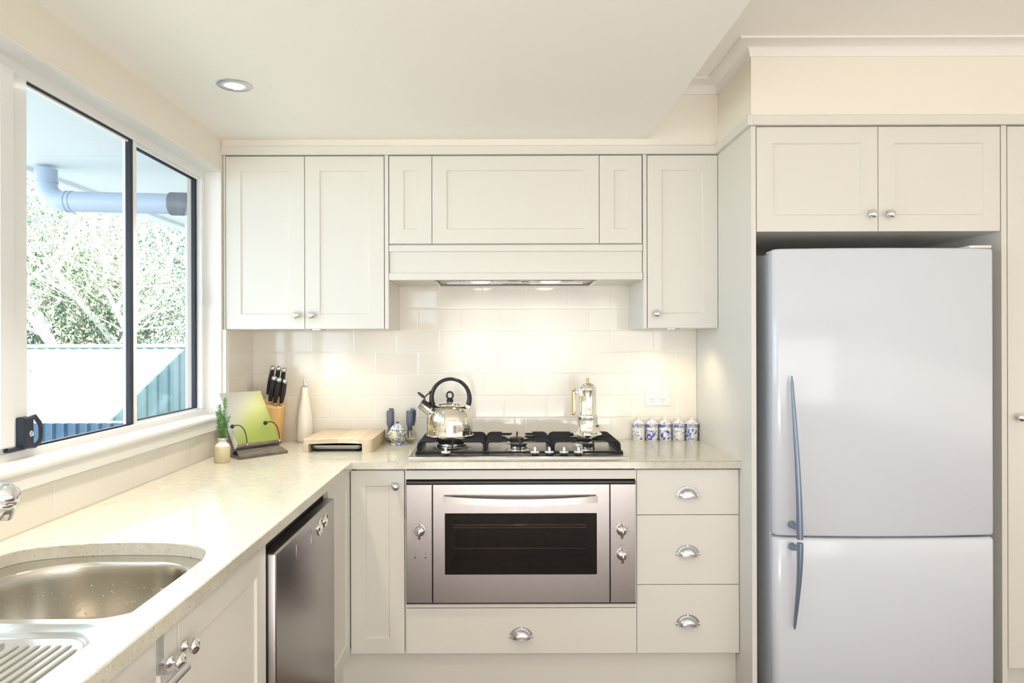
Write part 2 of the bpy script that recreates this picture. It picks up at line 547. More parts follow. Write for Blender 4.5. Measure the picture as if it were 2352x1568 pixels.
def rrect(x0, x1, y0, y1, r, n=6):
    """rounded rectangle, CCW; r scalar or (x1y0, x1y1, x0y1, x0y0)"""
    if not isinstance(r, (list, tuple)):
        r = (r, r, r, r)
    pts = []
    for (cx, cy, a0, rr) in ((x1 - r[0], y0 + r[0], -90, r[0]), (x1 - r[1], y1 - r[1], 0, r[1]), (x0 + r[2], y1 - r[2], 90, r[2]), (x0 + r[3], y0 + r[3], 180, r[3])):
        for i in range(n + 1):
            a = R(a0 + 90 * i / n)
            pts.append((cx + rr * math.cos(a), cy + rr * math.sin(a)))
    return pts


def thing(name, label, cat, loc, rotz=0.0, group=None):
    o = bpy.data.objects.new(name, None)
    o.empty_display_size = 0.05
    C.objects.link(o)
    o.location = loc
    o.rotation_euler = (0, 0, rotz)
    o['label'] = label
    o['category'] = cat
    if group:
        o['group'] = group
    return o


def tag(o, label, cat, group=None, kind=None):
    o['label'] = label
    o['category'] = cat
    if group:
        o['group'] = group
    if kind:
        o['kind'] = kind
    return o


def struct(o):
    o['kind'] = 'structure'
    return o


def dup(root, loc, rotz=None, label=None, group=None):
    r = root.copy(); C.objects.link(r); r.location = loc
    if rotz is not None:
        r.rotation_euler = (0, 0, rotz)
    if label:
        r['label'] = label
    if group:
        r['group'] = group
    for ch in list(root.children):
        c = ch.copy(); C.objects.link(c); c.parent = r
        for g in list(ch.children):
            d = g.copy(); C.objects.link(d); d.parent = c
    return r


def text_mesh(s, size):
    cu = bpy.data.curves.new('t', 'FONT')
    cu.body = s
    cu.size = size
    cu.align_x = 'CENTER'
    cu.align_y = 'CENTER'
    cu.offset = size * 0.02
    o = bpy.data.objects.new('t', cu)
    C.objects.link(o)
    dg = bpy.context.evaluated_depsgraph_get()
    me = bpy.data.meshes.new_from_object(o.evaluated_get(dg))
    vs = [v.co.copy() for v in me.vertices]
    fs = [list(p.vertices) for p in me.polygons]
    bpy.data.objects.remove(o)
    bpy.data.curves.remove(cu)
    bpy.data.meshes.remove(me)
    return vs, fs


# constants
BW = 3.29          # tiled back wall
BF = 2.965         # front plane of wall cabinets
DF = 2.71          # front plane of base cabinet doors
WX = -1.181        # left wall plaster
TX = -1.165        # left wall tile face
PX = 0.945         # tall panel face
FP = 2.576         # front plane of fridge housing
ZC = 0.90          # bench top
ZT = 2.166         # top of cabinet doors

# ------------------------------------------------------------------ shell
struct(MB().box(-1.40, 3.5, -2.7, 3.5, -0.12, 0).build('floor', 'floor'))
b = MB()
b.box(WX - 0.02, 0.647, -0.7, BF + 0.005, 2.235, 2.50)
struct(b.build('ceiling', 'ceil'))
b = MB()
b.box(-1.4, 3.5, -2.7, 3.5, 2.48, 2.60)
struct(b.build('ceiling', 'ceil'))

b = MB()
b.box(-1.29, WX, -2.7, 2.947, 2.096, 2.48)        # above the window
b.box(-1.29, WX, -2.7, 2.947, 0, 1.045)           # below the window
b.box(-1.29, WX, 2.947, 3.4, 0, 2.48)
b.box(-1.29, WX, -2.7, 0.60, 1.045, 2.096)
struct(b.build('wall_left', 'wall'))
wb_ = MB()
wb_.box(-1.4, 3.5, 3.30, 3.42, 0, 2.48)
wall_back = struct(wb_.build('wall_back', 'wall'))
wb_ = MB()
wb_.box(WX, PX, BF, 3.30, 2.17, 2.48)             # plasterboard over the wall cabinets
wb_.box(PX, 3.5, FP - 0.002, 3.30, 2.17, 2.48)    # plasterboard over the fridge
struct(wb_.build('wall_back', 'wall'))
b = MB()
b.box(WX, PX - 0.001, BW, 3.30, 0.86, 1.75)
tb = b.build('splashback_tiles', 'tile_back', wall_back)
struct(MB().box(3.42, 3.5, -2.7, 3.3, 0, 2.48).build('wall_right', 'wall'))
b = MB()
b.box(-1.4, -1.15, -2.7, -2.6, 0, 2.48)
b.box(-0.80, 3.5, -2.7, -2.6, 0, 2.48)
b.box(-1.15, -0.80, -2.7, -2.6, 2.07, 2.48)
b.box(-1.15, -0.80, -2.7, -2.6, 0, 1.62)
struct(b.build('wall_rear', 'wall'))

# left wall tiles: one course under the sill, a column of tiles beside the cabinets
wl = [o for o in C.objects if o.name == 'wall_left'][0]
b = MB()
b.box(WX, TX, -0.5, 2.99, 0.86, 1.004)
b.box(WX, TX, 2.99, BW, 0.86, 1.4225)
b.build('splashback_tiles', 'tile_left', wl)
b = MB()
b.box(WX, TX + 0.001, 2.955, 2.992, 1.004, 1.4225, 0.0015)
b.build('tile_edge_trim', 'tile_trim', wl)

# cornice (cove) round the raised ceiling
cz0, cz1, p = 2.424, 2.48, 0.056
b = MB()
n = 8
prof = [(0.0, 0.0), (0.006, 0.0)]
for i in range(n + 1):
    a = R(90 * i / n)
    # concave quarter: centre at (p, 0)
    prof.append((p - (p - 0.006) * math.cos(a), 0.004 + (p - 0.012) * math.sin(a)))
prof.append((p, cz1 - cz0 + 0.001))
prof.append((0.0, cz1 - cz0 + 0.001))
path = [(0.60, BF, 0, -1), (PX, BF, -1, -1), (PX, FP, -1, -1), (3.42, FP, 0, -1)]
loops = []
for (x, y, dx, dy) in path:
    loops.append([(x + dx * q, y + dy * q - 0.0, cz0 + h) for q, h in prof])
# corner miters: inner corner at (PX,BF) and outer corner at (PX,FP)
b.loft(loops)
struct(b.build('trim_1', 'cornice', smooth=50))

# ------------------------------------------------------------------ window
win = struct(thing('window_1', 'white aluminium sliding window over the sink', 'window', (-1.27, 1.77, 1.06)))
for k in ('label', 'category'):
    del win[k]
b = MB()
XI, XO = -1.247, -1.29
b.box(XO, XI, 0.60, 2.947, 2.062, 2.096, 0.002)     # head
b.box(XO, XI, 0.60, 2.947, 1.045, 1.086, 0.002)     # sill section
b.box(XO, XI, 2.912, 2.947, 1.086, 2.062, 0.002)    # jamb
b.box(XO, XI, 0.60, 0.64, 1.086, 2.062, 0.002)
b.box(-1.262, -1.258, 0.64, 2.912, 2.050, 2.062)    # track fin
b.build('window_frame', 'alu_white', win)
b = MB()
b.box(-1.2455, -1.2435, 2.905, 2.912, 1.52, 1.63, 0.0005)
b.box(-1.2455, -1.2425, 2.902, 2.914, 1.53, 1.56, 0.0005)
b.build('strike_plate', 'satin', win)


def sash(y0, y1, z0, z1, x, st_l, st_r, gl=0.010, gr=0.014, top=0.014):
    """sliding sash: frame with stiles, gasket, pane"""
    b = MB()
    b.box(x - 0.011, x + 0.011, y0, y0 + st_l, z0, z1, 0.0015)
    b.box(x - 0.011, x + 0.011, y1 - st_r, y1, z0, z1, 0.0015)
    b.box(x - 0.010, x + 0.010, y0 + st_l, y1 - st_r, z1 - 0.010, z1)
    b.box(x - 0.010, x + 0.010, y0 + st_l, y1 - st_r, z0, z0 + 0.008)
    s = b.build('sash', 'alu_white', win)
    b = MB()
    gy0, gy1 = y0 + st_l, y1 - st_r
    b.box(x - 0.006, x + 0.008, gy0, gy1, z1 - 0.010 - top, z1 - 0.010)
    b.box(x - 0.006, x + 0.006, gy0, gy1, z0 + 0.008, z0 + 0.012)
    b.box(x - 0.006, x + 0.008, gy1 - gr, gy1, z0 + 0.012, z1 - 0.010 - top)
    if gl:
        b.box(x - 0.006, x + 0.006, gy0, gy0 + gl, z0 + 0.012, z1 - 0.010 - top)
    b.build('gasket', 'gasket', s)
    b = MB()
    b.box(x - 0.003, x + 0.003, gy0 + gl, gy1 - gr, z0 + 0.012, z1 - 0.010 - top)
    b.build('pane', 'glass', s)
    return s


s1 = sash(1.785, 2.395, 1.078, 2.082, -1.262, 0.052, 0.020, 0.0, 0.022, 0.016)
s2 = sash(2.375, 2.916, 1.083, 2.070, -1.279, 0.030, 0.004, 0.0, 0.018, 0.010)
s3 = sash(0.65, 1.765, 1.078, 2.082, -1.262, 0.045, 0.045, 0.0, 0.010, 0.012)
# flyscreen stile standing proud of the sash
b = MB()
b.box(-1.249, -1.236, 1.715, 1.768, 1.100, 2.066, 0.003)
b.build('screen_stile', 'alu_white', win)
b = MB()
b.box(-1.252, -1.226, 1.790, 1.826, 1.090, 1.172, 0.003)
b.box(-1.252, -1.236, 1.745, 1.83, 1.088, 1.097, 0.002)
loop = [(-1.238, 1.824, 1.166), (-1.238, 1.846, 1.169), (-1.236, 1.862, 1.150), (-1.236, 1.866, 1.140), (-1.236, 1.866, 1.113), (-1.236, 1.860, 1.100), (-1.238, 1.846, 1.092), (-1.238, 1.824, 1.094)]
b.tube(loop, 0.0055, seg=10, flat=(1.3, 0.8))
lt = b.build('sash_latch', 'gasket', win)
b = MB()
b.lathe([(0.0, 0), (0.008, 0), (0.008, 0.003), (0.006, 0.005), (0.004, 0.003), (0, 0.003)], (-1.227, 1.812, 1.128), 'X', 20)
b.build('lock_cylinder', 'satin', lt)

# sill board with nosing and apron
b = MB()
b.box(XI - 0.012, -1.152, 0.5, 2.947, 1.045, 1.064, 0.003, 2)
b.box(-1.18, -1.156, -0.4, 2.955, 1.006, 1.050, 0.002)
b.box(-1.178, -1.152, 2.94, 2.955, 1.045, 1.064, 0.002)
b.box(-1.1815, -1.152, -0.4, 0.5, 1.045, 1.064, 0.002)
b.build('window_sill', 'gloss_white', win)
b = MB()
b.box(XI, WX + 0.001, 2.944, 2.9475, 1.064, 2.0955)   # jamb lining
b.box(XI, WX + 0.001, 0.60, 2.947, 2.0925, 2.0965)    # head lining
b.box(XI, WX + 0.001, 0.598, 0.602, 1.064, 2.096)
b.tube([(WX + 0.002, 0.55, 2.099), (WX + 0.002, 2.95, 2.099)], 0.004, seg=10)
b.build('reveal_lining', 'gloss_white', win)

# ------------------------------------------------------------------ cabinet pieces
def T_back(y):        # u -> X, v -> Z, depth into cabinet -> +Y
    return Matrix(((1, 0, 0, 0), (0, 0, 1, y), (0, 1, 0, 0), (0, 0, 0, 1)))


def T_left(x):        # u -> Y, v -> Z, depth into cabinet -> -X
    return Matrix(((0, 0, -1, x), (1, 0, 0, 0), (0, 1, 0, 0), (0, 0, 0, 1)))


def rect_loop(u0, u1, v0, v1, ins, d):
    if not isinstance(ins, tuple):
        ins = (ins,) * 4
    l_, r_, b_, t_ = ins
    return [(u0 + l_, v0 + b_, d), (u1 - r_, v0 + b_, d), (u1 - r_, v1 - t_, d), (u0 + l_, v1 - t_, d)]


def shaker(T, u0, u1, v0, v1, parent, fw=0.063, fh=0.063, th=0.018, name='door', g=0.0012, rec=0.006):
    u0 += g; u1 -= g; v0 += g; v1 -= g
    b = MB(T)
    ins = (fw, fw, fh, fh)
    ins2 = tuple(q + 0.0035 for q in ins)
    b.loft([rect_loop(u0, u1, v0, v1, 0, th), rect_loop(u0, u1, v0, v1, 0, 0.0012), rect_loop(u0, u1, v0, v1, 0.0012, 0),
            rect_loop(u0, u1, v0, v1, ins, 0), rect_loop(u0, u1, v0, v1, ins2, rec)])
    return b.build(name, 'cab', parent, smooth=20)


def slab(T, u0, u1, v0, v1, parent, th=0.018, name='drawer', g=0.0012, mat='cab'):
    u0 += g; u1 -= g; v0 += g; v1 -= g
    b = MB(T)
    b.loft([rect_loop(u0, u1, v0, v1, 0, th), rect_loop(u0, u1, v0, v1, 0, 0.0012), rect_loop(u0, u1, v0, v1, 0.0012, 0)])
    return b.build(name, mat, parent, smooth=20)


def knob(T, u, v, parent, r=0.0152):
    k = r / 0.0152
    prof = [(0.0, 0.0), (0.0105, 0.0), (0.0108, 0.003), (0.0085, 0.0055), (0.006, 0.009), (0.0062, 0.013), (0.010, 0.0155),
            (0.0142, 0.0185), (0.0152, 0.0215), (0.0142, 0.0250), (0.0105, 0.0280), (0.0055, 0.0297), (0.0, 0.0302)]
    b = MB(T)
    loops = []
    for rr, h in prof:
        rr = max(rr * k, 1e-5)
        loops.append([(u + rr * math.cos(2 * PI * j / 28), v + rr * math.sin(2 * PI * j / 28), -h * k) for j in range(28)])
    b.loft(loops)
    o = b.build('knob', 'chrome', parent, smooth=50)
    o['label'] = 'round chrome knob'
    return o


def cup_handle(T, u, v, parent):
    """v = straight lower edge"""
    b = MB(T)
    a, h, pr = 0.0385, 0.034, 0.025
    nu, nv = 24, 10
    verts, faces = [], []
    for i in range(nv + 1):
        t = (PI / 2) * i / nv
        rr = math.cos(t) ** 0.55 if i < nv else 0.0
        dd = pr * math.sin(t) ** 0.9
        for j in range(nu + 1):
            s = PI * j / nu
            verts.append((u + a * (rr * 0.92 + 0.08 * math.cos(t)) * math.cos(s), v + h * (rr * 0.92 + 0.08 * math.cos(t)) * math.sin(s), -dd))
    for i in range(nv):
        for j in range(nu):
            q = i * (nu + 1) + j
            faces.append([q, q + 1, q + nu + 2, q + nu + 1])
    b._merge(verts, faces)
    # back flange: flat half ring, and the two ears
    outer = [(u + 0.0475 * math.cos(PI * j / nu), v + 0.041 * math.sin(PI * j / nu)) for j in range(nu + 1)]
    inner = [(u + 0.0375 * math.cos(PI * j / nu), v + 0.033 * math.sin(PI * j / nu)) for j in range(nu + 1)]
    for j in range(nu):
        q = [outer[j], outer[j + 1], inner[j + 1], inner[j]]
        b.loft([[(x, y, -0.0002) for x, y in q], [(x, y, -0.0028) for x, y in q]])
    # rolled front lip along the straight edge
    pts = [(u + a * math.cos(PI * j / 16) * 1.0, v + 0.0005, -0.001 - (pr - 0.002) * math.sin(PI * j / 16) ** 0.6) for j in range(17)]
    b.tube(pts, 0.0016, seg=8)
    o = b.build('cup_handle', 'satin', parent, smooth=60)
    o['label'] = 'satin nickel cup handle'
    for (du, dv) in ((0, 0.0375), (-0.0435, 0.006), (0.0435, 0.006)):
        b = MB(T)
        loops = [[(u + du + q * math.cos(2 * PI * j / 12), v + dv + q * math.sin(2 * PI * j / 12), -0.0026 - hh) for j in range(12)] for q, hh in ((0.0036, 0), (0.0033, 0.0012), (0.0018, 0.002), (0.0001, 0.0021))]
        b.loft(loops)
        b.build('screw', 'chrome', o)
    return o


# ------------------------------------------------------------------ wall cabinets
TB = T_back(BF)
# left pair
t = thing('wall_cabinet', 'tall white two-door wall cabinet beside the window', 'cabinet', (-0.83, 3.13, 1.422), group=None)
b = MB()
b.box(WX + 0.003, -0.469, BF + 0.0195, 3.288, 1.4225, ZT + 0.002)
b.box(WX + 0.003, -1.169, BF + 0.001, BF + 0.02, 1.4225, ZT + 0.002)      # filler at wall
b.box(-0.4855, -0.469, BF + 0.0005, BF + 0.02, 1.4225, ZT + 0.002, 0.0008)     # end panel edge
b.build('carcass', 'cab', t, smooth=0)
d = shaker(TB, -1.168, -0.829, 1.4225, ZT, t); knob(TB, -0.861, 1.482, d)
d = shaker(TB, -0.829, -0.4875, 1.4225, ZT, t); knob(TB, -0.797, 1.482, d)
# hood cabinet
t = thing('rangehood_cabinet', 'white cabinet over the cooktop with three panelled fronts and a plain canopy', 'cabinet', (0.08, 3.13, 1.63))
b = MB()
b.box(-0.4685, 0.6225, BF + 0.0195, 3.288, 1.786, ZT + 0.002)
b.box(-0.4685, 0.6225, BF + 0.0195, BF + 0.035, 1.66, 1.786)
b.box(-0.4685, -0.462, BF + 0.030, 3.288, 1.6335, 1.786)
b.box(0.616, 0.6225, BF + 0.030, 3.288, 1.6335, 1.786)
b.box(-0.4685, 0.6225, BF + 0.02, 2.9935, 1.6315, 1.646)
b.box(-0.4685, 0.6225, 3.262, 3.288, 1.6315, 1.646)
b.box(-0.4685, -0.272, 2.9935, 3.262, 1.6315, 1.646)
b.box(0.432, 0.6225, 2.9935, 3.262, 1.6315, 1.646)
b.build('carcass', 'cab', t, smooth=0)
shaker(TB, -0.4665, -0.282, 1.787, ZT, t, fw=0.061, fh=0.062)
shaker(TB, -0.282, 0.436, 1.787, ZT, t, fw=0.061, fh=0.062)
shaker(TB, 0.436, 0.6195, 1.787, ZT, t, fw=0.061, fh=0.062)
b = MB()
b.box(-0.4665, 0.6205, BF - 0.002, BF + 0.019, 1.755, 1.7815, 0.001)
b.build('upper_rail', 'cab', t, smooth=0)
b = MB()
b.box(-0.4665, 0.6205, BF + 0.010, BF + 0.019, 1.66, 1.755, 0.0006)
b.build('canopy_panel', 'cab', t, smooth=0)
b = MB()
b.box(-0.4665, 0.6205, BF - 0.004, BF + 0.019, 1.632, 1.6615, 0.001)
b.build('lower_rail', 'cab', t, smooth=0)
# right single
t = thing('wall_cabinet', 'narrow white single-door wall cabinet beside the tall fridge panel', 'cabinet', (0.79, 3.13, 1.422))
b = MB()
b.box(0.623, PX - 0.0005, BF + 0.0195, 3.288, 1.4225, ZT + 0.002)
b.box(0.6235, 0.6395, BF + 0.0005, BF + 0.02, 1.4225, ZT + 0.002, 0.0008)
b.build('carcass', 'cab', t, smooth=0)
d = shaker(TB, 0.6415, 0.9445, 1.4225, ZT, t, fw=0.061); knob(TB, 0.681, 1.484, d)

# cabinet head trim
b = MB()
b.box(WX + 0.0005, PX - 0.0155, BF - 0.016, BF + 0.0, 2.168, 2.203, 0.001)
b.box(PX - 0.016, PX - 0.0005, FP - 0.0155, BF, 2.168, 2.203)
b.box(PX - 0.0005, 3.3, FP - 0.016, FP - 0.0025, 2.168, 2.203, 0.001)
struct(b.build('trim_2', 'cab', smooth=0))

# rangehood insert
t = thing('rangehood', 'slim steel rangehood insert with two lit lamps under the canopy', 'rangehood', (0.08, 3.13, 1.632))
b = MB()
b.box(-0.270, 0.430, 2.994, 3.260, 1.642, 1.70)
b.build('filter_panel', 'steel_h', t, smooth=0)
b = MB()
fr = [(-0.272, 2.992), (0.432, 2.992), (0.432, 3.262), (-0.272, 3.262)]
b.tube([(x, y, 1.633) for x, y in [(-0.272, 2.992), (0.432, 2.992)]], 0.0055, seg=10)
b.tube([(x, y, 1.633) for x, y in [(0.432, 2.992), (0.432, 3.262)]], 0.0045, seg=10)
b.tube([(x, y, 1.633) for x, y in [(0.432, 3.262), (-0.272, 3.262)]], 0.0045, seg=10)
b.tube([(x, y, 1.633) for x, y in [(-0.272, 3.262), (-0.272, 2.992)]], 0.0045, seg=10)
b.tube([(-0.235, 3.02, 1.638), (0.395, 3.02, 1.638), (0.395, 3.235, 1.638), (-0.235, 3.235, 1.638)], 0.002, seg=8, closed=True)
b.build('frame', 'chrome', t)
for x in (-0.077, 0.235):
    b = MB()
    b.lathe([(0.049, 0.010), (0.051, 0.006), (0.049, 0.003), (0.045, 0.002)], (x, 3.09, 1.632), seg=32, cap=False)
    rg = b.build('lamp_ring', 'chrome', t)
    b = MB()
    b.lathe([(0.0, -0.004), (0.026, -0.003), (0.046, 0.002), (0.046, 0.006), (0, 0.006)], (x, 3.09, 1.632), seg=32)
    b.build('lamp', 'lamp_on', rg)
    lamp('rangehood_light', 'SPOT', (x, 3.09, 1.622), 4.6, (1, 0.88, 0.70), (0, 0.0, -1), spot_size=R(110), spot_blend=1.0, shadow_soft_size=0.03)
b = MB()
b.box(0.02, 0.15, 3.03, 3.19, 1.634, 1.643, 0.001)
cp = b.build('control_panel', 'steel_h', t, smooth=0)
for x in (0.038, 0.062, 0.085, 0.112, 0.130):
    MB().box(x - 0.007, x + 0.007, 3.05, 3.075, 1.630, 1.6345, 0.001).build('switch', 'black' if x > 0.1 else 'satin', cp, smooth=0)
for sx in (-0.248, 0.408):
    MB().box(sx - 0.009, sx + 0.009, 3.03, 3.075, 1.633, 1.641, 0.002).build('clip', 'satin', t)

# under-cabinet lights
def puck(x, label):
    t = thing('under_cabinet_light', label, 'light', (x, 3.03, 1.4225), group=None)
    MB().lathe([(0.034, 0), (0.034, -0.0032), (0.031, -0.0040), (0.025, -0.0040), (0.024, -0.0012), (0, -0.0012)], (x, 3.03, 1.4222), seg=32, cap=False).build('housing', 'satin', t)
    MB().lathe([(0.0, 0), (0.0235, 0), (0.022, -0.0008), (0, -0.001)], (x, 3.03, 1.4208), seg=28).build('lens', 'lamp_on', t)
    lamp('puck_light', 'SPOT', (x, 3.03, 1.410), 3.0, (1, 0.84, 0.60), (0, 0.12, -1), spot_size=R(140), spot_blend=0.7, shadow_soft_size=0.02)


puck(-0.790, 'small round light under the two-door cabinet beside the window')
puck(0.763, 'small round light under the narrow single-door cabinet')

# ------------------------------------------------------------------ fridge housing
b = MB()
b.box(PX, PX + 0.018, FP, 3.2985, 0, ZT + 0.002, 0.0008)
tag(b.build('end_panel', 'cab', smooth=0), 'tall white end panel between the bench and the fridge', 'cabinet panel')
b = MB()
b.box(1.8775, 1.8975, FP, 3.2985, 0, ZT + 0.002, 0.0008)
tag(b.build('end_panel', 'cab', smooth=0), 'tall white panel between the fridge and the pantry cupboard', 'cabinet panel')
TF = T_back(FP + 0.001)
t = thing('fridge_cabinet', 'white two-door cabinet above the fridge', 'cabinet', (1.42, 2.9, 1.773))
MB().box(0.9635, 1.877, FP + 0.0205, 3.2985, 1.775, ZT + 0.002).build('carcass', 'cab', t, smooth=0)
d = shaker(TF, 0.965, 1.419, 1.773, 2.166, t, fw=0.061, fh=0.061); knob(TF, 1.392, 1.836, d)
d = shaker(TF, 1.419, 1.8755, 1.773, 2.166, t, fw=0.061, fh=0.061); knob(TF, 1.459, 1.836, d)
# dark lining of the fridge recess
# pantry
t = thing('pantry_cabinet', 'tall white pantry cupboard at the right edge', 'cabinet', (2.2, 2.9, 0.14))
MB().box(1.8985, 2.50, FP + 0.0205, 3.2985, 0.14, ZT + 0.002).build('carcass', 'cab', t, smooth=0)
d = shaker(TF, 1.9005, 2.497, 0.142, 2.166, t); knob(TF, 1.937, 1.080, d)
b = MB()
b.box(1.8985, 2.50, FP + 0.045, FP + 0.06, 0.0, 0.139)
struct(b.build('baseboard_right', 'cab', smooth=0))

# ------------------------------------------------------------------ fridge
FX0, FX1 = 1.003, 1.803
t = thing('fridge', 'large white two-door fridge with long grey handles', 'fridge', (1.40, 2.85, 0))
b = MB()
b.box(FX0 + 0.004, FX1 - 0.004, 2.563, 3.20, 0.03, 1.692, 0.004)
b.build('body', 'fridge', t)
b = MB()
b.box(FX0 + 0.012, FX1 - 0.012, 2.5535, 2.564, 0.05, 1.69)
b.build('seal', 'rubber', t, smooth=0)


def plan(ins):
    x0, x1 = FX0 + ins, FX1 - ins
    yb = 2.554
    out = [(x1, yb), ]
    def front(u):       # bowed front
        return 2.514 - 0.020 * (1 - (2 * u - 1) ** 2) + ins
    r = 0.026
    pts = [(x0, yb)]
    for i in range(9):
        a = R(180 + 90 * i / 8)
        pts.append((x0 + r + r * math.cos(a), front(0.03) + r * 1.0 + r * math.sin(a)))
    for i in range(1, 24):
        u = 0.04 + (0.98 - 0.04) * i / 24
        pts.append((x0 + (x1 - x0) * u, front(u)))
    r2 = 0.010
    for i in range(5):
        a = R(270 + 90 * i / 4)
        pts.append((x1 - r2 + r2 * math.cos(a), front(0.985) + r2 + r2 * math.sin(a)))
    pts.append((x1, yb))
    return pts


def fdoor(z0, z1, top_curve=0.0):
    b = MB()
    loops = []
    for z, ins in ((z0, 0.006), (z0 + 0.003, 0.002), (z0 + 0.008, 0.0), (z1 - 0.010, 0.0), (z1 - 0.004, 0.002), (z1, 0.007)):
        loops.append([(x, y, z) for x, y in plan(ins)])
    b.loft(loops)
    return b.build('door', 'fridge', t, smooth=45)


du = fdoor(0.658, 1.702)
dl = fdoor(0.06, 0.650)
b = MB()
b.box(1.715, 1.796, 2.51, 2.60, 1.7025, 1.712, 0.003)
b.build('hinge_cover', 'white_pl', t)
MB().box(1.008, 1.03, 2.556, 2.60, 1.692, 1.700, 0.002).build('corner_cap', 'white_pl', t)


def fhandle(z_thin, z_thick, xa, xb, parent):
    pts, rs = [], []
    n = 22
    for i in range(n + 1):
        u = i / n      # 0 thin end, 1 thick end
        z = z_thin + (z_thick - z_thin) * u
        x = xa + (xb - xa) * u
        y = 2.493 - 0.004 - 0.040 * math.sin(min(1, u * 1.15) * PI / 2) ** 1.2
        pts.append((x, y, z))
        rs.append(0.0045 + 0.0075 * min(1, u * 1.0) ** 0.8 if 0 < i < n else (0.0025 if i == 0 else 0.0115))
    b = MB()
    b.tube(pts, rs, seg=14, up=(0, 1, 0), flat=(1.1, 0.95))
    e = Vector(pts[-2])
    sgn = 1 if z_thin > z_thick else -1
    b.tube([(xb - 0.006, 2.500, e.z + sgn * 0.012), (xb - 0.004, 2.470, e.z + sgn * 0.010), (xb, e.y, e.z + sgn * 0.006)], [0.014, 0.009, 0.009], seg=12)
    o = b.build('handle', 'handle_blue', parent, smooth=60)
    o['label'] = 'long tapering grey-blue handle'


fhandle(1.240, 0.664, 1.0575, 1.068, du)
fhandle(0.328, 0.650, 1.0655, 1.0685, dl)

# ------------------------------------------------------------------ base cabinets, back run
TD = T_back(DF)
ZB0, ZB1 = 0.143, 0.864
t = thing('base_cabinet', 'narrow white base cabinet between the corner and the oven', 'cabinet', (-0.475, 3.0, 0.143))
MB().box(-0.560, -0.367, DF + 0.020, 3.25, 0.143, 0.870).build('carcass', 'cab', t, smooth=0)
d = shaker(TD, -0.5815, -0.3685, ZB0, ZB1, t, fw=0.058, fh=0.060); knob(TD, -0.4025, 0.8015, d)

t = thing('oven_cabinet', 'white oven housing with a wide drawer below the oven', 'cabinet', (0.087, 3.0, 0.143))
b = MB()
b.box(-0.366, -0.3625, DF + 0.002, 3.25, 0.143, 0.870)
b.box(0.537, 0.5405, DF + 0.002, 3.25, 0.143, 0.870)
b.box(-0.3625, 0.537, DF + 0.020, 3.25, 0.143, 0.335)
b.build('carcass', 'cab', t, smooth=0)
slab(TD, -0.3655, 0.5405, 0.826, ZB1, t, name='top_rail')
slab(TD, -0.3625, 0.539, 0.3235, 0.339, t, name='lower_rail', g=0.0005)
d = slab(TD, -0.3630, 0.5400, ZB0, 0.3225, t, name='drawer'); cup_handle(TD, 0.088, 0.2065, d)

t = thing('drawer_cabinet', 'white cabinet of three plain drawers beside the tall panel', 'cabinet', (0.742, 3.0, 0.143))
MB().box(0.5415, 0.9443, DF + 0.020, 3.25, 0.143, 0.870).build('carcass', 'cab', t, smooth=0)
for (z0, z1, zh) in ((0.686, ZB1, 0.7575), (0.4125, 0.686, 0.528), (ZB0, 0.4125, 0.2545)):
    d = slab(TD, 0.5410, 0.9443, z0, z1, t, name='drawer'); cup_handle(TD, 0.7415, zh, d)

b = MB()
b.box(-0.64, PX - 0.001, DF + 0.045, DF + 0.060, 0, 0.142)
struct(b.build('baseboard_back', 'cab', smooth=0))
b = MB()
b.box(-0.635, -0.620, -0.3, DF + 0.0445, 0, 0.142)
struct(b.build('baseboard_left', 'cab', smooth=0))

# ------------------------------------------------------------------ base cabinets, left run
LX = -0.582
TL = T_left(LX)
t = thing('base_cabinet', 'white corner base cabinet beside the dishwasher, under the bench', 'cabinet', (-0.85, 2.53, 0.143))
MB().box(-1.13, LX - 0.020, 2.366, 3.26, 0.143, 0.870).build('carcass', 'cab', t, smooth=0)
shaker(TL, 2.363, DF - 0.001, ZB0, ZB1, t, fw=0.055, fh=0.060)
t = thing('sink_cabinet', 'white two-door cabinet under the sink', 'cabinet', (-0.85, 1.25, 0.143))
b = MB()
b.box(-1.13, LX - 0.020, 0.76, 1.728, 0.143, 0.64)
b.box(-0.64, LX - 0.020, 0.76, 1.728, 0.64, 0.6405)
b.box(-1.13, LX - 0.020, 1.712, 1.728, 0.64, 0.870)
b.box(-0.615, LX - 0.020, 0.76, 1.728, 0.64, 0.870)
b.build('carcass', 'cab', t, smooth=0)
d = shaker(TL, 1.2535, 1.7285, ZB0, ZB1, t, fw=0.063); knob(TL, 1.2730, 0.8065, d)
d = shaker(TL, 0.779, 1.2525, ZB0, ZB1, t, fw=0.063); knob(TL, 1.2165, 0.8035, d)
t = thing('base_cabinet', 'white base cabinet nearest the camera at the lower left', 'cabinet', (-0.85, 0.3, 0.143))
MB().box(-1.13, LX - 0.020, -0.3, 0.757, 0.143, 0.870).build('carcass', 'cab', t, smooth=0)
shaker(TL, 0.30, 0.777, ZB0, ZB1, t)
shaker(TL, -0.18, 0.299, ZB0, ZB1, t)

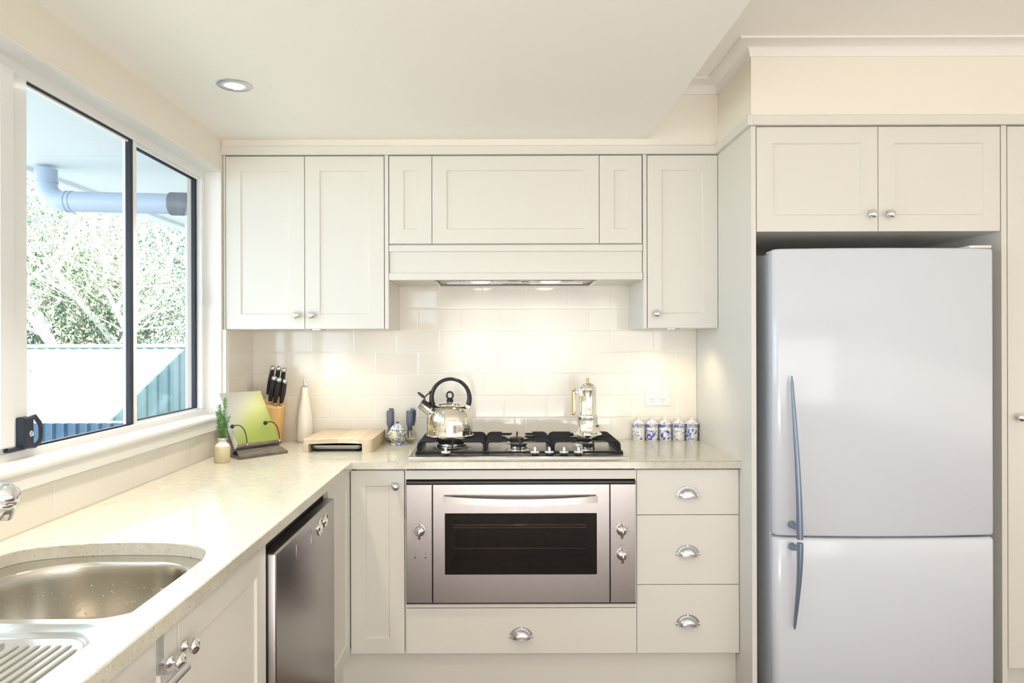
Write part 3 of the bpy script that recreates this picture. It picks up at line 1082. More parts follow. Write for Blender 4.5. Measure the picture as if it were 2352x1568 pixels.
# dishwasher
t = thing('dishwasher', 'stainless steel dishwasher under the left bench', 'dishwasher', (-0.85, 2.05, 0.1))
MB().box(-1.12, -0.600, 1.742, 2.356, 0.10, 0.845).build('body', 'blackm', t, smooth=0)
b = MB()
b.box(-0.598, -0.560, 1.738, 2.358, 0.15, 0.835, 0.006, 3)
dd = b.build('door', 'steel', t)
TW = T_left(-0.560)
b = MB(TW)
g = rrect(1.912, 2.066, 0.762, 0.806, 0.003, 3)
gi = rrect(1.9135, 2.0645, 0.7635, 0.8045, 0.003, 3)
b.loft([[(x, y, 0.001) for x, y in g], [(x, y, -0.0008) for x, y in g], [(x, y, -0.0008) for x, y in gi], [(x, y, 0.0006) for x, y in gi]])
b.build('grip_recess', 'steel', dd)
for (y, z, r) in ((2.165, 0.788, 0.027), (2.235, 0.790, 0.022)):
    b = MB(TW)
    prof = [(r, 0.001), (r, -0.002), (r * 0.93, -0.003), (r * 0.86, -0.001), (r * 0.55, -0.001), (r * 0.50, -0.003), (r * 0.45, -0.004), (0.0001, -0.004)]
    b.loft([[(y + q * math.cos(2 * PI * j / 32), z + q * math.sin(2 * PI * j / 32), h) for j in range(32)] for q, h in prof])
    b.build('dial', 'chrome', dd)

# ------------------------------------------------------------------ benchtop
def catmull(ctrl, closed=True, k=6):
    n = len(ctrl); out = []
    for i in range(n):
        p0, p1, p2, p3 = (Vector(ctrl[(i + d_) % n]) for d_ in (-1, 0, 1, 2))
        for s in range(k):
            u = s / k
            out.append(0.5 * ((2 * p1) + (-p0 + p2) * u + (2 * p0 - 5 * p1 + 4 * p2 - p3) * u * u + (-p0 + 3 * p1 - 3 * p2 + p3) * u ** 3))
    return out


cut = [(-1.105, 1.40), (-1.096, 1.50), (-1.065, 1.56), (-0.99, 1.592), (-0.92, 1.604), (-0.85, 1.608), (-0.77, 1.604), (-0.71, 1.590), (-0.665, 1.560), (-0.642, 1.51),
       (-0.634, 1.45), (-0.633, 1.30), (-0.633, 1.10), (-0.633, 0.85), (-0.633, 0.62), (-0.645, 0.555), (-0.69, 0.51), (-0.76, 0.50), (-0.90, 0.50), (-1.03, 0.51), (-1.08, 0.54), (-1.103, 0.62), (-1.105, 0.85), (-1.105, 1.15)]
cut = [(p_[0], p_[1]) for p_ in catmull(cut, k=5)]
outer = [(TX, -0.5), (-0.569, -0.5), (-0.569, 2.69), (PX - 0.0005, 2.69), (PX - 0.0005, BW), (TX, BW)]


def ring_prism(name, outer, inner, z0, z1, mat, parent=None, bev=0.0):
    bm = bmesh.new()
    def loop(pts, z):
        vs = [bm.verts.new((x, y, z)) for x, y in pts]
        es = [bm.edges.new((vs[i], vs[(i + 1) % len(vs)])) for i in range(len(vs))]
        return vs, es
    for z in (z0, z1):
        es = []
        for pts in [outer] + inner:
            es += loop(pts, z)[1]
        bmesh.ops.triangle_fill(bm, use_beauty=True, use_dissolve=False, edges=es)
    bm.verts.ensure_lookup_table()
    tot = len(outer) + sum(len(q) for q in inner)
    vs = list(bm.verts)
    s = 0
    for pts in [outer] + inner:
        n = len(pts)
        for i in range(n):
            j = (i + 1) % n
            bm.faces.new((vs[s + i], vs[s + j], vs[tot + s + j], vs[tot + s + i]))
        s += n
    m_ = MB()
    m_.bm.free()
    m_.bm = bm
    return m_


zb = 0.8715
b = ring_prism('benchtop', outer, [cut], zb, ZC, 'stone')
es = [e for e in b.bm.edges if abs(e.verts[0].co.z - ZC) < 1e-5 and abs(e.verts[1].co.z - ZC) < 1e-5 and len(e.link_faces) == 2 and e.calc_face_angle(0) > 1.0]
bmesh.ops.bevel(b.bm, geom=es, offset=0.0015, segments=2, affect='EDGES')
o = b.build('benchtop', 'stone', smooth=30)
tag(o, 'L-shaped speckled stone benchtop with the sink cut-out', 'benchtop')

# ------------------------------------------------------------------ sink
t = thing('sink', 'stainless steel undermount sink with bowl and ribbed drainer', 'sink', (-0.87, 1.2, 0.70))
fl = [(x * 1.0, y) for x, y in cut]
cx_, cy_ = -0.869, 1.05
fl = [(cx_ + (x - cx_) * 1.06, cy_ + (y - cy_) * 1.03) for x, y in cut]
bowl = rrect(-1.062, -0.660, 1.236, 1.560, (0.075, 0.12, 0.17, 0.09), 10)
zf = zb - 0.0004
b = MB()
mid = (-0.861, 1.398)
def sc(pts, s, z, c=mid):
    return [(c[0] + (x - c[0]) * s, c[1] + (y - c[1]) * s, z) for x, y in pts]
b.loft([sc(bowl, 1.0, zf), sc(bowl, 0.988, zf - 0.003), sc(bowl, 0.980, zf - 0.010), sc(bowl, 0.965, zf - 0.03), sc(bowl, 0.945, zf - 0.115),
        sc(bowl, 0.925, zf - 0.135), sc(bowl, 0.88, zf - 0.150), sc(bowl, 0.80, zf - 0.157), sc(bowl, 0.2, zf - 0.162), sc(bowl, 0.12, zf - 0.166)], cap0=False)
b.build('bowl', 'steel_sink', t, smooth=50)
dr = rrect(-1.075, -0.66, 0.545, 1.217, (0.05, 0.07, 0.07, 0.05), 10)
rf = ring_prism('x', fl, [bowl, dr], zf - 0.0012, zf, 'steel_sink')
rf.build('flange', 'steel_sink', t, smooth=20)
dmid = (-0.868, 0.85)
b = MB()
b.loft([sc(dr, 1.0, zf, dmid), sc(dr, 0.985, zf - 0.0005, dmid), sc(dr, 0.945, zf - 0.0055, dmid), sc(dr, 0.925, zf - 0.0045, dmid), sc(dr, 0.905, zf - 0.009, dmid), sc(dr, 0.88, zf - 0.0095, dmid)], cap0=False)
for i in range(20):
    x = -0.694 - i * 0.0175
    yt = 1.150 if i else 1.135
    if i > 6:
        yt = 1.118
    b.tube([(x, yt, zf - 0.0115), (x, yt - 0.008, zf - 0.0085), (x, 0.62, zf - 0.0085), (x, 0.61, zf - 0.0115)], 0.0030, seg=8, flat=(0.9, 1.1), up=(0, 0, 1))
b.build('drainer', 'steel_sink', t, smooth=50)
b = MB()
b.lathe([(0.0, 0), (0.038, 0), (0.040, 0.002), (0.032, 0.003), (0.026, -0.001), (0, -0.002)], (mid[0], mid[1], zf - 0.1655), seg=28)
b.build('waste', 'chrome', t)
# overflow slot on the drainer side
b = MB()
b.tube([(-0.96, 1.140, zf - 0.007), (-0.822, 1.140, zf - 0.007)], 0.010, seg=14, flat=(0.45, 1))
b.build('overflow_cover', 'chrome', t)

random.seed(7)
b = MB()
far = [q for q in bowl if q[1] > 1.40]
cum = [0.0]
for q in range(1, len(far)):
    cum.append(cum[-1] + math.dist(far[q], far[q - 1]))
for i in range(130):
    # droplets spread along the far curved wall of the bowl
    s0 = random.uniform(0.02, cum[-1] - 0.02)
    q = max(k for k in range(len(cum) - 1) if cum[k] <= s0)
    f_ = (s0 - cum[q]) / (cum[q + 1] - cum[q])
    jx = far[q][0] + (far[q + 1][0] - far[q][0]) * f_
    jy = far[q][1] + (far[q + 1][1] - far[q][1]) * f_
    d_ = 0.035 + 0.078 * random.random() ** 0.6
    s_ = 0.965 - 0.02 * (d_ - 0.03) / 0.085
    px_, py_ = mid[0] + (jx - mid[0]) * s_, mid[1] + (jy - mid[1]) * s_
    r = random.choice((0.0009, 0.0012, 0.0012, 0.0016, 0.0021))
    b.sphere((px_, py_ - 0.0004, zf - d_), r, 8, 5, (1, 0.6, 1.15))
tag(b.build('water_droplets', 'chrome'), 'water droplets clinging to the sink bowl wall', 'water', kind='stuff')

# tap
t = thing('kitchen_tap', 'chrome pull-out kitchen tap over the sink, at the left edge', 'tap', (-1.130, 1.17, ZC))
b = MB()
b.lathe([(0.0, 0.0005), (0.026, 0.0005), (0.026, 0.006), (0.021, 0.012), (0.020, 0.10), (0.021, 0.12), (0.016, 0.135), (0, 0.14)], (-1.130, 1.17, ZC), seg=28)
b.build('tap_body', 'chrome', t)
b = MB()
A_ = Vector((-1.13, 1.17, ZC + 0.10)); B_ = Vector((-0.974, 1.335, 1.071))
b.tube([A_, A_ + Vector((0.02, 0.022, 0.035)), A_ * 0.45 + B_ * 0.55 + Vector((0, 0, 0.045)), B_ + Vector((-0.02, -0.02, 0.012)), B_], [0.013, 0.013, 0.013, 0.014, 0.016], seg=18)
sp = b.build('spout', 'chrome', t, smooth=60)
hm = Matrix.Translation(B_ + Vector((0.012, 0.010, -0.004))) @ Vector((-0.28, -0.10, -1)).to_track_quat('Z', 'X').to_matrix().to_4x4()
b = MB(hm)
b.lathe([(0.0, -0.027), (0.009, -0.0262), (0.0165, -0.0225), (0.0225, -0.016), (0.0262, -0.007), (0.0275, 0.002), (0.0275, 0.008), (0.0268, 0.009), (0.0268, 0.0105), (0.0272, 0.0115), (0.0248, 0.040), (0.0235, 0.0415), (0.021, 0.039), (0, 0.039)], seg=32)
b.build('spray_head', 'chrome', sp, smooth=50)
MB().tube([(-1.13, 1.17, ZC + 0.138), (-1.12, 1.15, ZC + 0.16), (-1.09, 1.09, ZC + 0.185)], [0.008, 0.006, 0.005], seg=12).build('lever', 'chrome', t)

# towel rail hung on the cabinet door
t = thing('towel_rail', 'stainless over-door towel rail hooked on the sink cabinet door', 'towel rail', (-0.55, 1.0, 0.80))
for i, y in enumerate((1.185, 0.85)):
    b = MB()
    b.box(-0.5815, -0.5800, y - 0.011, y + 0.011, 0.800, 0.866)
    b.box(-0.5815, -0.5525, y - 0.011, y + 0.011, 0.7985, 0.800)
    b.tube([(-0.5555, y, 0.7992), (-0.545, y, 0.8), (-0.538, y, 0.806), (-0.533, y, 0.812)], 0.0012, seg=8, flat=(1, 9.0), up=(1, 0, 0.3))
    b.build('bracket', 'satin', t)
b = MB()
b.tube([(-0.529, 1.172, 0.816), (-0.529, 0.80, 0.816)], 0.0068, seg=20)
b.build('bar', 'satin', t)

# ------------------------------------------------------------------ oven
t = thing('oven', 'wide built-in stainless steel oven under the cooktop', 'oven', (0.087, 2.9, 0.341))
YO = 2.698
TO = T_back(YO)
b = MB()
b.box(-0.361, 0.536, YO + 0.030, YO + 0.034, 0.341, 0.822)       # trim behind
for (x0, x1, z0, z1) in ((-0.361, -0.262, 0.345, 0.82), (0.434, 0.536, 0.345, 0.82)):
    b.box(x0, x1, YO + 0.012, YO + 0.40, z0, z1)
b.box(-0.262, 0.434, YO + 0.030, YO + 0.42, 0.345, 0.36)
b.box(-0.262, 0.434, YO + 0.030, YO + 0.42, 0.80, 0.815)
b.box(-0.262, 0.434, YO + 0.42, YO + 0.43, 0.345, 0.815)
# cut-out: rebuild the trim as a frame instead of a sheet
b.bm.free(); b = MB()
for (x0, x1, z0, z1) in ((-0.361, -0.250, 0.3415, 0.822), (0.424, 0.536, 0.3415, 0.822)):
    b.box(x0, x1, YO + 0.020, YO + 0.42, z0, z1)
b.box(-0.250, 0.424, YO + 0.020, YO + 0.42, 0.3415, 0.400)
b.box(-0.250, 0.424, YO + 0.020, YO + 0.42, 0.760, 0.822)
b.box(-0.250, 0.424, YO + 0.41, YO + 0.42, 0.400, 0.760)
b.box(-0.361, 0.536, YO - 0.002, YO + 0.020, 0.8135, 0.8215)     # vent strip lips
b.box(-0.361, 0.536, YO + 0.004, YO + 0.020, 0.3415, 0.3460)
body = b.build('body', 'oven_dark', t, smooth=0)
for z, front in ((0.735, False), (0.690, False), (0.640, True), (0.545, False)):
    b = MB()
    z_ = z
    for y in (YO + 0.05, YO + 0.39):
        b.tube([(-0.245, y, z_), (0.419, y, z_)], 0.0024, seg=8)
    for i in range(24):
        x = -0.235 + i * 0.0278
        b.tube([(x, YO + 0.05, z_), (x, YO + 0.39, z_)], 0.0013, seg=6)
    if front:
        b.tube([(-0.245, YO + 0.05, z_ - 0.012), (0.419, YO + 0.05, z_ - 0.012)], 0.0022, seg=8)
    b.build('rack', 'satin', body)


lamp('oven_rack_fill', 'POINT', (0.087, 2.78, 0.742), 0.30, (1, 0.75, 0.5), shadow_soft_size=0.02)  # weak glow added inside the cavity so the racks show through the glass


def panel_front(u0, u1, v0, v1, name='x', mat='steel', parent=None):
    b = MB(TO)
    b.loft([rect_loop(u0, u1, v0, v1, 0, 0.018), rect_loop(u0, u1, v0, v1, 0, 0.0012), rect_loop(u0, u1, v0, v1, 0.0012, 0)])
    return b.build(name, mat, parent, smooth=20)


pl = panel_front(-0.3600, -0.2600, 0.3475, 0.8095, 'control_panel', 'steel', t)
pr_ = panel_front(0.4370, 0.5350, 0.3475, 0.8095, 'control_panel', 'steel', t)
# door: frame with window hole
b = MB(TO)
u0, u1, v0, v1 = -0.2560, 0.4335, 0.3475, 0.8095
w0, w1, y0, y1 = -0.2095, 0.3835, 0.4575, 0.6965
hole = lambda i_, d_: [(w0 + i_, y0 + i_, d_), (w1 - i_, y0 + i_, d_), (w1 - i_, y1 - i_, d_), (w0 + i_, y1 - i_, d_)]
b.loft([rect_loop(u0, u1, v0, v1, 0, 0.018), rect_loop(u0, u1, v0, v1, 0, 0.0012), rect_loop(u0, u1, v0, v1, 0.0012, 0), hole(-0.0006, 0), hole(0, 0.0006), hole(0, 0.018)], closed=True)
dr_ = b.build('oven_door', 'steel', t, smooth=20)
b = MB(TO)
b.loft([hole(0.0003, 0.0014), hole(0.0003, 0.006)])
b.build('window_glass', 'oven_glass', dr_, smooth=0)
# dark frit border of the glass
b = MB(TO)
hb = lambda i_, d_: [(w0 + 0.0004 + i_ * 1.1, y0 + i_ * 0.9, d_), (w1 - 0.0004 - i_ * 1.1, y0 + i_ * 0.9, d_), (w1 - 0.0004 - i_ * 1.1, y1 - i_ * 0.5, d_), (w0 + 0.0004 + i_ * 1.1, y1 - i_ * 0.5, d_)]
b.loft([hb(0, 0.0066), hb(0.028, 0.0066), hb(0.028, 0.008), hb(0, 0.008)], closed=True)
b.build('glass_border', 'blackm', dr_, smooth=0)
b = MB()
hp = []
n = 24
for i in range(n + 1):
    u = i / n
    hp.append((-0.2125 + 0.596 * u, YO - 0.020 - 0.026 * math.sin(PI * u) ** 0.8, 0.755 - 0.006 * math.sin(PI * u)))
b.tube(hp, 0.0118, seg=4, flat=(1.0, 0.42), up=(0, 0, 1))
for x in (-0.195, 0.366):
    b.box(x - 0.010, x + 0.010, YO - 0.024, YO, 0.749, 0.761, 0.002)
hd = b.build('handle', 'handle_steel', dr_, smooth=40)
hd['label'] = 'bowed brushed metal oven handle'


def oven_knob(u, v, parent, r=0.0205):
    b = MB(TO)
    prof = [(r, 0.0), (r * 1.02, -0.002), (r * 0.97, -0.010), (r * 0.75, -0.015), (r * 0.4, -0.018), (0.0001, -0.019)]
    b.loft([[(u + q * math.cos(2 * PI * j / 32), v + q * math.sin(2 * PI * j / 32), h) for j in range(32)] for q, h in prof])
    # raised grip bar
    pts = []
    for i in range(11):
        a = PI * i / 10
        pts.append((u, v - 0.004 + math.cos(a) * r * 1.18, -0.004 - math.sin(a) * 0.023))
    b.tube(pts, 0.0046, seg=10, flat=(1, 1), up=(1, 0, 0))
    o = b.build('knob', 'chrome', parent, smooth=50)
    return o


def oven_marks(u, v, parent, angs, boxes=()):
    b = MB(TO)
    for a in angs:
        r = 0.0285
        cu_, cv_ = u + r * math.sin(R(a)), v + r * math.cos(R(a))
        b.loft([[(cu_ - 0.0013, cv_ - 0.0009, q), (cu_ + 0.0013, cv_ - 0.0009, q), (cu_ + 0.0013, cv_ + 0.0009, q), (cu_ - 0.0013, cv_ + 0.0009, q)] for q in (-0.00005, -0.0002)])
    for a in boxes:
        r = 0.0295
        cu_, cv_ = u + r * math.sin(R(a)), v + r * math.cos(R(a))
        s = 0.0018
        sq = [(cu_ - s, cv_ - s), (cu_ + s, cv_ - s), (cu_ + s, cv_ + s), (cu_ - s, cv_ + s)]
        si = [(cu_ - s * .7, cv_ - s * .7), (cu_ + s * .7, cv_ - s * .7), (cu_ + s * .7, cv_ + s * .7), (cu_ - s * .7, cv_ + s * .7)]
        b.loft([[(x, y, -0.0002) for x, y in sq], [(x, y, -0.0002) for x, y in si]], False, False)
    return b


def stroke(b, pts, w_=0.0004):
    for i in range(len(pts) - 1):
        p0, p1 = Vector(pts[i]), Vector(pts[i + 1])
        d_ = (p1 - p0).normalized()
        n_ = Vector((-d_.y, d_.x)) * w_ * 0.5
        q = [p0 + n_, p1 + n_, p1 - n_, p0 - n_]
        b.loft([[(x.x, x.y, h) for x in q] for h in (-0.00005, -0.0002)])


def sym_square(b, u, v, s=0.0024):
    stroke(b, [(u - s, v - s * 1.2), (u + s, v - s * 1.2)])
    stroke(b, [(u - s, v + s * 1.2), (u + s, v + s * 1.2)])
    stroke(b, [(u - s * .75, v - s * 1.2), (u - s * .75, v + s * 1.2)])
    stroke(b, [(u + s * .75, v - s * 1.2), (u + s * .75, v + s * 1.2)])


def sym_glass(b, u, v, s=0.0024):
    stroke(b, [(u - s, v - s * 1.2), (u + s, v - s * 1.2)])
    stroke(b, [(u - s, v + s * 1.2), (u + s, v + s * 1.2)])
    stroke(b, [(u - s * .8, v - s * 1.2), (u + s * .1, v), (u - s * .8, v + s * 1.2)])
    stroke(b, [(u + s * .8, v - s * 1.2), (u - s * .1, v), (u + s * .8, v + s * 1.2)])


UL = (963 - 1144) / 588.0
b = oven_marks(UL, 0.629, pl, (0, 12, -12, -20, -35, -58, -82, -100, -122, -146, 40, 62, 88, 106, 128, 152))
b.build('dial_marks', 'oven_print', pl, smooth=0)['kind'] = 'stuff'
for fn in (lambda q: stroke(q, [(UL + 0.0025 * math.cos(2 * PI * i / 14), 0.667 + 0.0025 * math.sin(2 * PI * i / 14)) for i in range(15)]),
           lambda q: sym_square(q, UL - 0.018, 0.539), lambda q: sym_glass(q, UL + 0.022, 0.539)):
    b = MB(TO)
    fn(b)
    b.build('printed_symbol', 'oven_print', pl, smooth=0)
oven_knob(UL, 0.629, pl)
for du_ in (-0.018, 0.022):
    b = MB(TO)
    b.loft([[(UL + du_ + q * math.cos(2 * PI * j / 16), 0.525 + q * math.sin(2 * PI * j / 16), h) for j in range(16)] for q, h in ((0.0026, 0.0001), (0.0026, -0.0008), (0.0016, -0.0014), (0.0001, -0.0016))])
    b.build('indicator_light', 'indicator', pl)
UR = (1426.5 - 1144) / 588.0
b = oven_marks(UR, 0.630, pr_, (0, -40, -75, -105, -135, 35), (70, 100, 135, 178))
b.build('dial_marks', 'oven_print', pr_, smooth=0)['kind'] = 'stuff'
b = MB(TO)
for a in (0, -55, -85, -108, -140, 70, 95, 125):
    r = 0.0285
    cu_, cv_ = UR + 0.0012 + r * math.sin(R(a)), 0.534 + r * math.cos(R(a))
    stroke(b, [(cu_ - 0.0014, cv_), (cu_ + 0.0014, cv_)], 0.0014)
b.build('dial_marks', 'oven_print', pr_, smooth=0)['kind'] = 'stuff'
for fn in (lambda q: sym_square(q, UR, 0.667), lambda q: sym_glass(q, UR, 0.572)):
    b = MB(TO)
    fn(b)
    b.build('printed_symbol', 'oven_print', pr_, smooth=0)
oven_knob(UR, 0.630, pr_)
oven_knob(UR + 0.0012, 0.534, pr_)

# ------------------------------------------------------------------ cooktop
CX0, CX1, CY0, CY1 = -0.362, 0.530, 2.757, 3.245
t = thing('gas_cooktop', 'stainless steel gas cooktop with black trivets set in the benchtop', 'cooktop', (0.084, 3.0, ZC))
b = MB()
o_ = rrect(CX0, CX1, CY0, CY1, 0.010, 4)
def insp(pts, d, z):
    c = ((CX0 + CX1) / 2, (CY0 + CY1) / 2)
    return [(c[0] + (x - c[0]) * (1 - 2 * d / (CX1 - CX0)), c[1] + (y - c[1]) * (1 - 2 * d / (CY1 - CY0)), z) for x, y in pts]
b.loft([insp(o_, 0, ZC + 0.0002), insp(o_, 0.0, ZC + 0.002), insp(o_, 0.002, ZC + 0.0055), insp(o_, 0.006, ZC + 0.0070), insp(o_, 0.012, ZC + 0.0070), insp(o_, 0.018, ZC + 0.0055)])
b.build('tray', 'steel_h', t, smooth=50)
ZS = ZC + 0.0055


def burner(x, y, r, tall=0.018, wok=False):
    b = MB()
    b.lathe([(r * 1.75, 0.0001), (r * 1.70, 0.002), (r * 1.35, 0.008), (r * 1.2, 0.009), (r * 1.2, 0.004)], (x, y, ZS), seg=40, cap=False)
    bs = b.build('burner', 'steel_h', t, smooth=40)
    b = MB()
    b.lathe([(r * 1.0, 0.003), (r * 1.02, 0.008), (r * 1.02, 0.010 + tall * 0.55), (r * 0.95, 0.011 + tall * 0.6), (0, 0.011 + tall * 0.6)], (x, y, ZS), seg=40)
    b.build('burner_ring', 'chrome', bs, smooth=30)
    b = MB()
    for j in range(30):
        a = 2 * PI * j / 30
        b.tube([(x + r * 1.025 * math.cos(a), y + r * 1.025 * math.sin(a), ZS + 0.004), (x + r * 1.025 * math.cos(a), y + r * 1.025 * math.sin(a), ZS + 0.009)], 0.0022, seg=4)
    if wok:
        b.lathe([(r * 0.62, 0.011 + tall * .6), (r * 0.62, 0.016 + tall * .6), (r * 0.45, 0.019 + tall * .6), (0, 0.019 + tall * .6)], (x, y, ZS), seg=32)
        b.lathe([(r * 1.10, 0.012 + tall * .6), (r * 1.10, 0.016 + tall * .6), (r * 0.98, 0.018 + tall * .6), (r * 0.78, 0.018 + tall * .6), (r * 0.76, 0.012 + tall * .6)], (x, y, ZS), seg=40)
    else:
        b.lathe([(r * 1.10, 0.0115 + tall * .6), (r * 1.12, 0.013 + tall * .6), (r * 1.08, 0.0155 + tall * .6), (r * 0.9, 0.0165 + tall * .6), (0, 0.0168 + tall * .6)], (x, y, ZS), seg=40)
    b.build('burner_cap', 'iron', bs, smooth=30)
    b = MB()
    b.lathe([(0.0, 0.0), (0.0022, 0.0), (0.0022, 0.020), (0.0, 0.021)], (x - r * 1.15, y - r * 0.65, ZS + 0.003), seg=8)
    b.build('igniter', 'white_pl', bs)


burner(-0.205, 3.02, 0.055, 0.022, True)
burner(0.084, 3.135, 0.030)
burner(0.086, 2.945, 0.033, 0.020)
burner(0.372, 3.13, 0.036)
burner(0.380, 2.925, 0.024)

ZTV = 0.956     # top of the trivets


def trivet(x0, x1, centre_pts, span_l, span_r, cross=None, skip=()):
    b = MB()
    zf_ = ZS + 0.006
    ya, yb_ = 2.845, 3.205
    # base frame
    fr = [(x0, ya, zf_), (x1, ya, zf_), (x1, yb_, zf_), (x0, yb_, zf_)]
    for i in range(4):
        b.tube([fr[i], fr[(i + 1) % 4]], 0.0052, seg=8)
    ys = [2.895 + k * 0.0445 for k in range(7)]
    for k, y in enumerate(ys):
        for side, span in ((0, span_l), (1, span_r)):
            L_ = span[k]
            if L_ <= 0:
                continue
            xe = x0 if side == 0 else x1
            sg = 1 if side == 0 else -1
            rb = 0.020
            pts = [(xe, y, zf_)]
            zt_ = ZTV - 0.0055
            pts.append((xe, y, zt_ - rb))
            for a in (22, 45, 68):
                pts.append((xe + sg * (rb - rb * math.cos(R(a))), y, zt_ - rb + rb * math.sin(R(a))))
            pts.append((xe + sg * rb, y, zt_))
            if cross is not None and k == cross:
                if side == 0:
                    mx_ = (x0 + x1) / 2
                    hw = 0.040
                    pts += [(mx_ - 0.085, y, zt_), (mx_ - 0.060, y, zt_ - 0.003), (mx_ - hw, y, zt_ - 0.014), (mx_ - 0.02, y, zt_ - 0.018), (mx_ + 0.02, y, zt_ - 0.018), (mx_ + hw, y, zt_ - 0.014), (mx_ + 0.060, y, zt_ - 0.003), (mx_ + 0.085, y, zt_), (x1 - rb, y, zt_)]
                    b.tube(pts, 0.0052, seg=8, flat=(0.85, 1.05), up=(0, 1, 0))
                    continue
            pts.append((xe + sg * L_, y, zt_))
            b.tube(pts, 0.0052, seg=8, flat=(0.85, 1.05), up=(0, 1, 0))
            # bevelled tip
            b.tube([(xe + sg * L_, y, zt_), (xe + sg * (L_ + 0.007), y, zt_ + 0.0035)], [0.0052, 0.0018], seg=8, flat=(0.85, 1.0), up=(0, 1, 0))
    for (mx_, my_) in centre_pts:
        # arms rising from the front and back rails toward the burner
        if my_ < 3.02:
            pts = [(mx_, ya, zf_), (mx_, ya + 0.004, ZTV - 0.022), (mx_, ya + 0.012, ZTV - 0.008), (mx_, ya + 0.03, ZTV - 0.0052), (mx_, my_ - 0.022, ZTV - 0.0052)]
        else:
            pts = [(mx_, yb_, zf_), (mx_, yb_ - 0.004, ZTV - 0.022), (mx_, yb_ - 0.012, ZTV - 0.008), (mx_, yb_ - 0.03, ZTV - 0.0052), (mx_, my_ + 0.020, ZTV - 0.0052)]
        b.tube(pts, 0.0045, seg=8, flat=(0.7, 1.2), up=(1, 0, 0))
    for (fx, fy) in ((x0, ya), (x1, ya), (x1, yb_), (x0, yb_)):
        b.lathe([(0.006, 0.0002), (0.006, 0.007), (0, 0.007)], (fx, fy, ZS), seg=10)
    return b.build('trivet', 'iron', t, smooth=45)


w1_ = [0.062, 0.075, 0.085, 0.075, 0.085, 0.075, 0.062]
trivet(-0.336, -0.059, [(-0.190, 2.96), (-0.205, 3.09)], w1_, [0.085, 0.085, 0.080, 0.072, 0.080, 0.085, 0.085])
trivet(-0.050, 0.222, [(0.090, 2.965), (0.086, 3.12)], [0.060, 0.105, 0.060, 0.1, 0.060, 0.105, 0.060], [0.060, 0.095, 0.060, 0.1, 0.060, 0.095, 0.060], cross=3)
trivet(0.231, 0.508, [(0.393, 2.95), (0.375, 3.11)], [0.090, 0.100, 0.100, 0.1, 0.100, 0.100, 0.090], [0.055, 0.080, 0.090, 0.1, 0.090, 0.085, 0.062], cross=3)

for x in (-0.213, 0.148, 0.2065, 0.2660, 0.3245):
    y = 2.802
    b = MB()
    b.lathe([(0.017, 0.0003), (0.017, 0.002), (0.0115, 0.004), (0.0110, 0.010), (0, 0.010)], (x, y, ZS), seg=24)
    s_ = b.build('knob_skirt', 'black', t, smooth=40)
    b = MB()
    b.lathe([(0.0115, 0.0095), (0.0180, 0.0115), (0.0190, 0.0145), (0.0175, 0.0165), (0, 0.0170)], (x, y, ZS), seg=28)
    b.box(x - 0.0045, x + 0.0045, y - 0.017, y + 0.017, ZS + 0.0145, ZS + 0.034, 0.003, 2)
    b.build('knob', 'alu_white', s_, smooth=45)

# ------------------------------------------------------------------ kettle
KX, KY, KZ = -0.212, 3.03, ZTV
t = thing('kettle', 'polished steel whistling kettle with black hoop handle on the left burner', 'kettle', (KX, KY, KZ))
b = MB()
b.lathe([(0.0, 0.0006), (0.098, 0.0006), (0.1040, 0.002), (0.1048, 0.005), (0.1035, 0.008), (0.1020, 0.009), (0.1015, 0.020), (0.1015, 0.030), (0.1008, 0.031), (0.1008, 0.033), (0.1015, 0.034), (0.1015, 0.040), (0.1008, 0.041), (0.1008, 0.043), (0.1015, 0.044),
         (0.1015, 0.052), (0.1008, 0.053), (0.1008, 0.055), (0.1013, 0.056), (0.1008, 0.070), (0.0985, 0.085), (0.0930, 0.102), (0.0840, 0.117), (0.0720, 0.128), (0.060, 0.1345), (0.050, 0.1370), (0.0, 0.1375)], (KX, KY, KZ), seg=72)
bd = b.build('body', 'kettle', t, smooth=25)
b = MB()
b.lathe([(0.0505, 0.1355), (0.0520, 0.1380), (0.0500, 0.1405), (0.040, 0.1455), (0.028, 0.1495), (0.015, 0.1520), (0.0, 0.1528)], (KX, KY, KZ), seg=56)
ld = b.build('lid', 'kettle', t, smooth=40)
b = MB()
b.lathe([(0.0155, 0.0), (0.0145, 0.006), (0.011, 0.011), (0.0, 0.012)], (KX, KY, KZ + 0.1515), seg=24)
rc = [(KX + 0.0135 * math.cos(2 * PI * i / 28), KY, KZ + 0.1765 + 0.0150 * math.sin(2 * PI * i / 28)) for i in range(28)]
b.tube(rc, 0.0042, seg=10, closed=True, up=(0, 1, 0), flat=(1.4, 1))
b.build('lid_knob', 'black', ld, smooth=50)
# hoop handle
b = MB()
pts, rs = [], []
HC = (KX + 0.003, KZ + 0.165)
for i in range(37):
    a = R(-22 + 224 * i / 36)
    rr = 0.0830
    x, z = HC[0] + rr * math.cos(a), HC[1] + rr * math.sin(a)
    pts.append((x, KY, z))
    f = abs(i - 18) / 18
    rs.append(0.0092 + 0.0052 * f ** 2.2)
b.tube(pts, rs, seg=16, up=(0, 1, 0), flat=(1.35, 0.85))
hd = b.build('handle', 'black', t, smooth=60)
# brackets
for sx in (-1, 1):
    b = MB()
    b.box(KX + sx * 0.0795 - (0.009 if sx > 0 else 0.013), KX + sx * 0.0795 + (0.009 if sx > 0 else 0.012), KY - 0.013, KY + 0.013, KZ + 0.112, KZ + (0.142 if sx > 0 else 0.150), 0.003, 2)
    if sx > 0:
        b.box(KX + 0.086, KX + 0.090, KY - 0.010, KY + 0.010, KZ + 0.112, KZ + 0.142, 0.001)
    b.build('handle_bracket', 'black' if sx < 0 else 'kettle', hd)
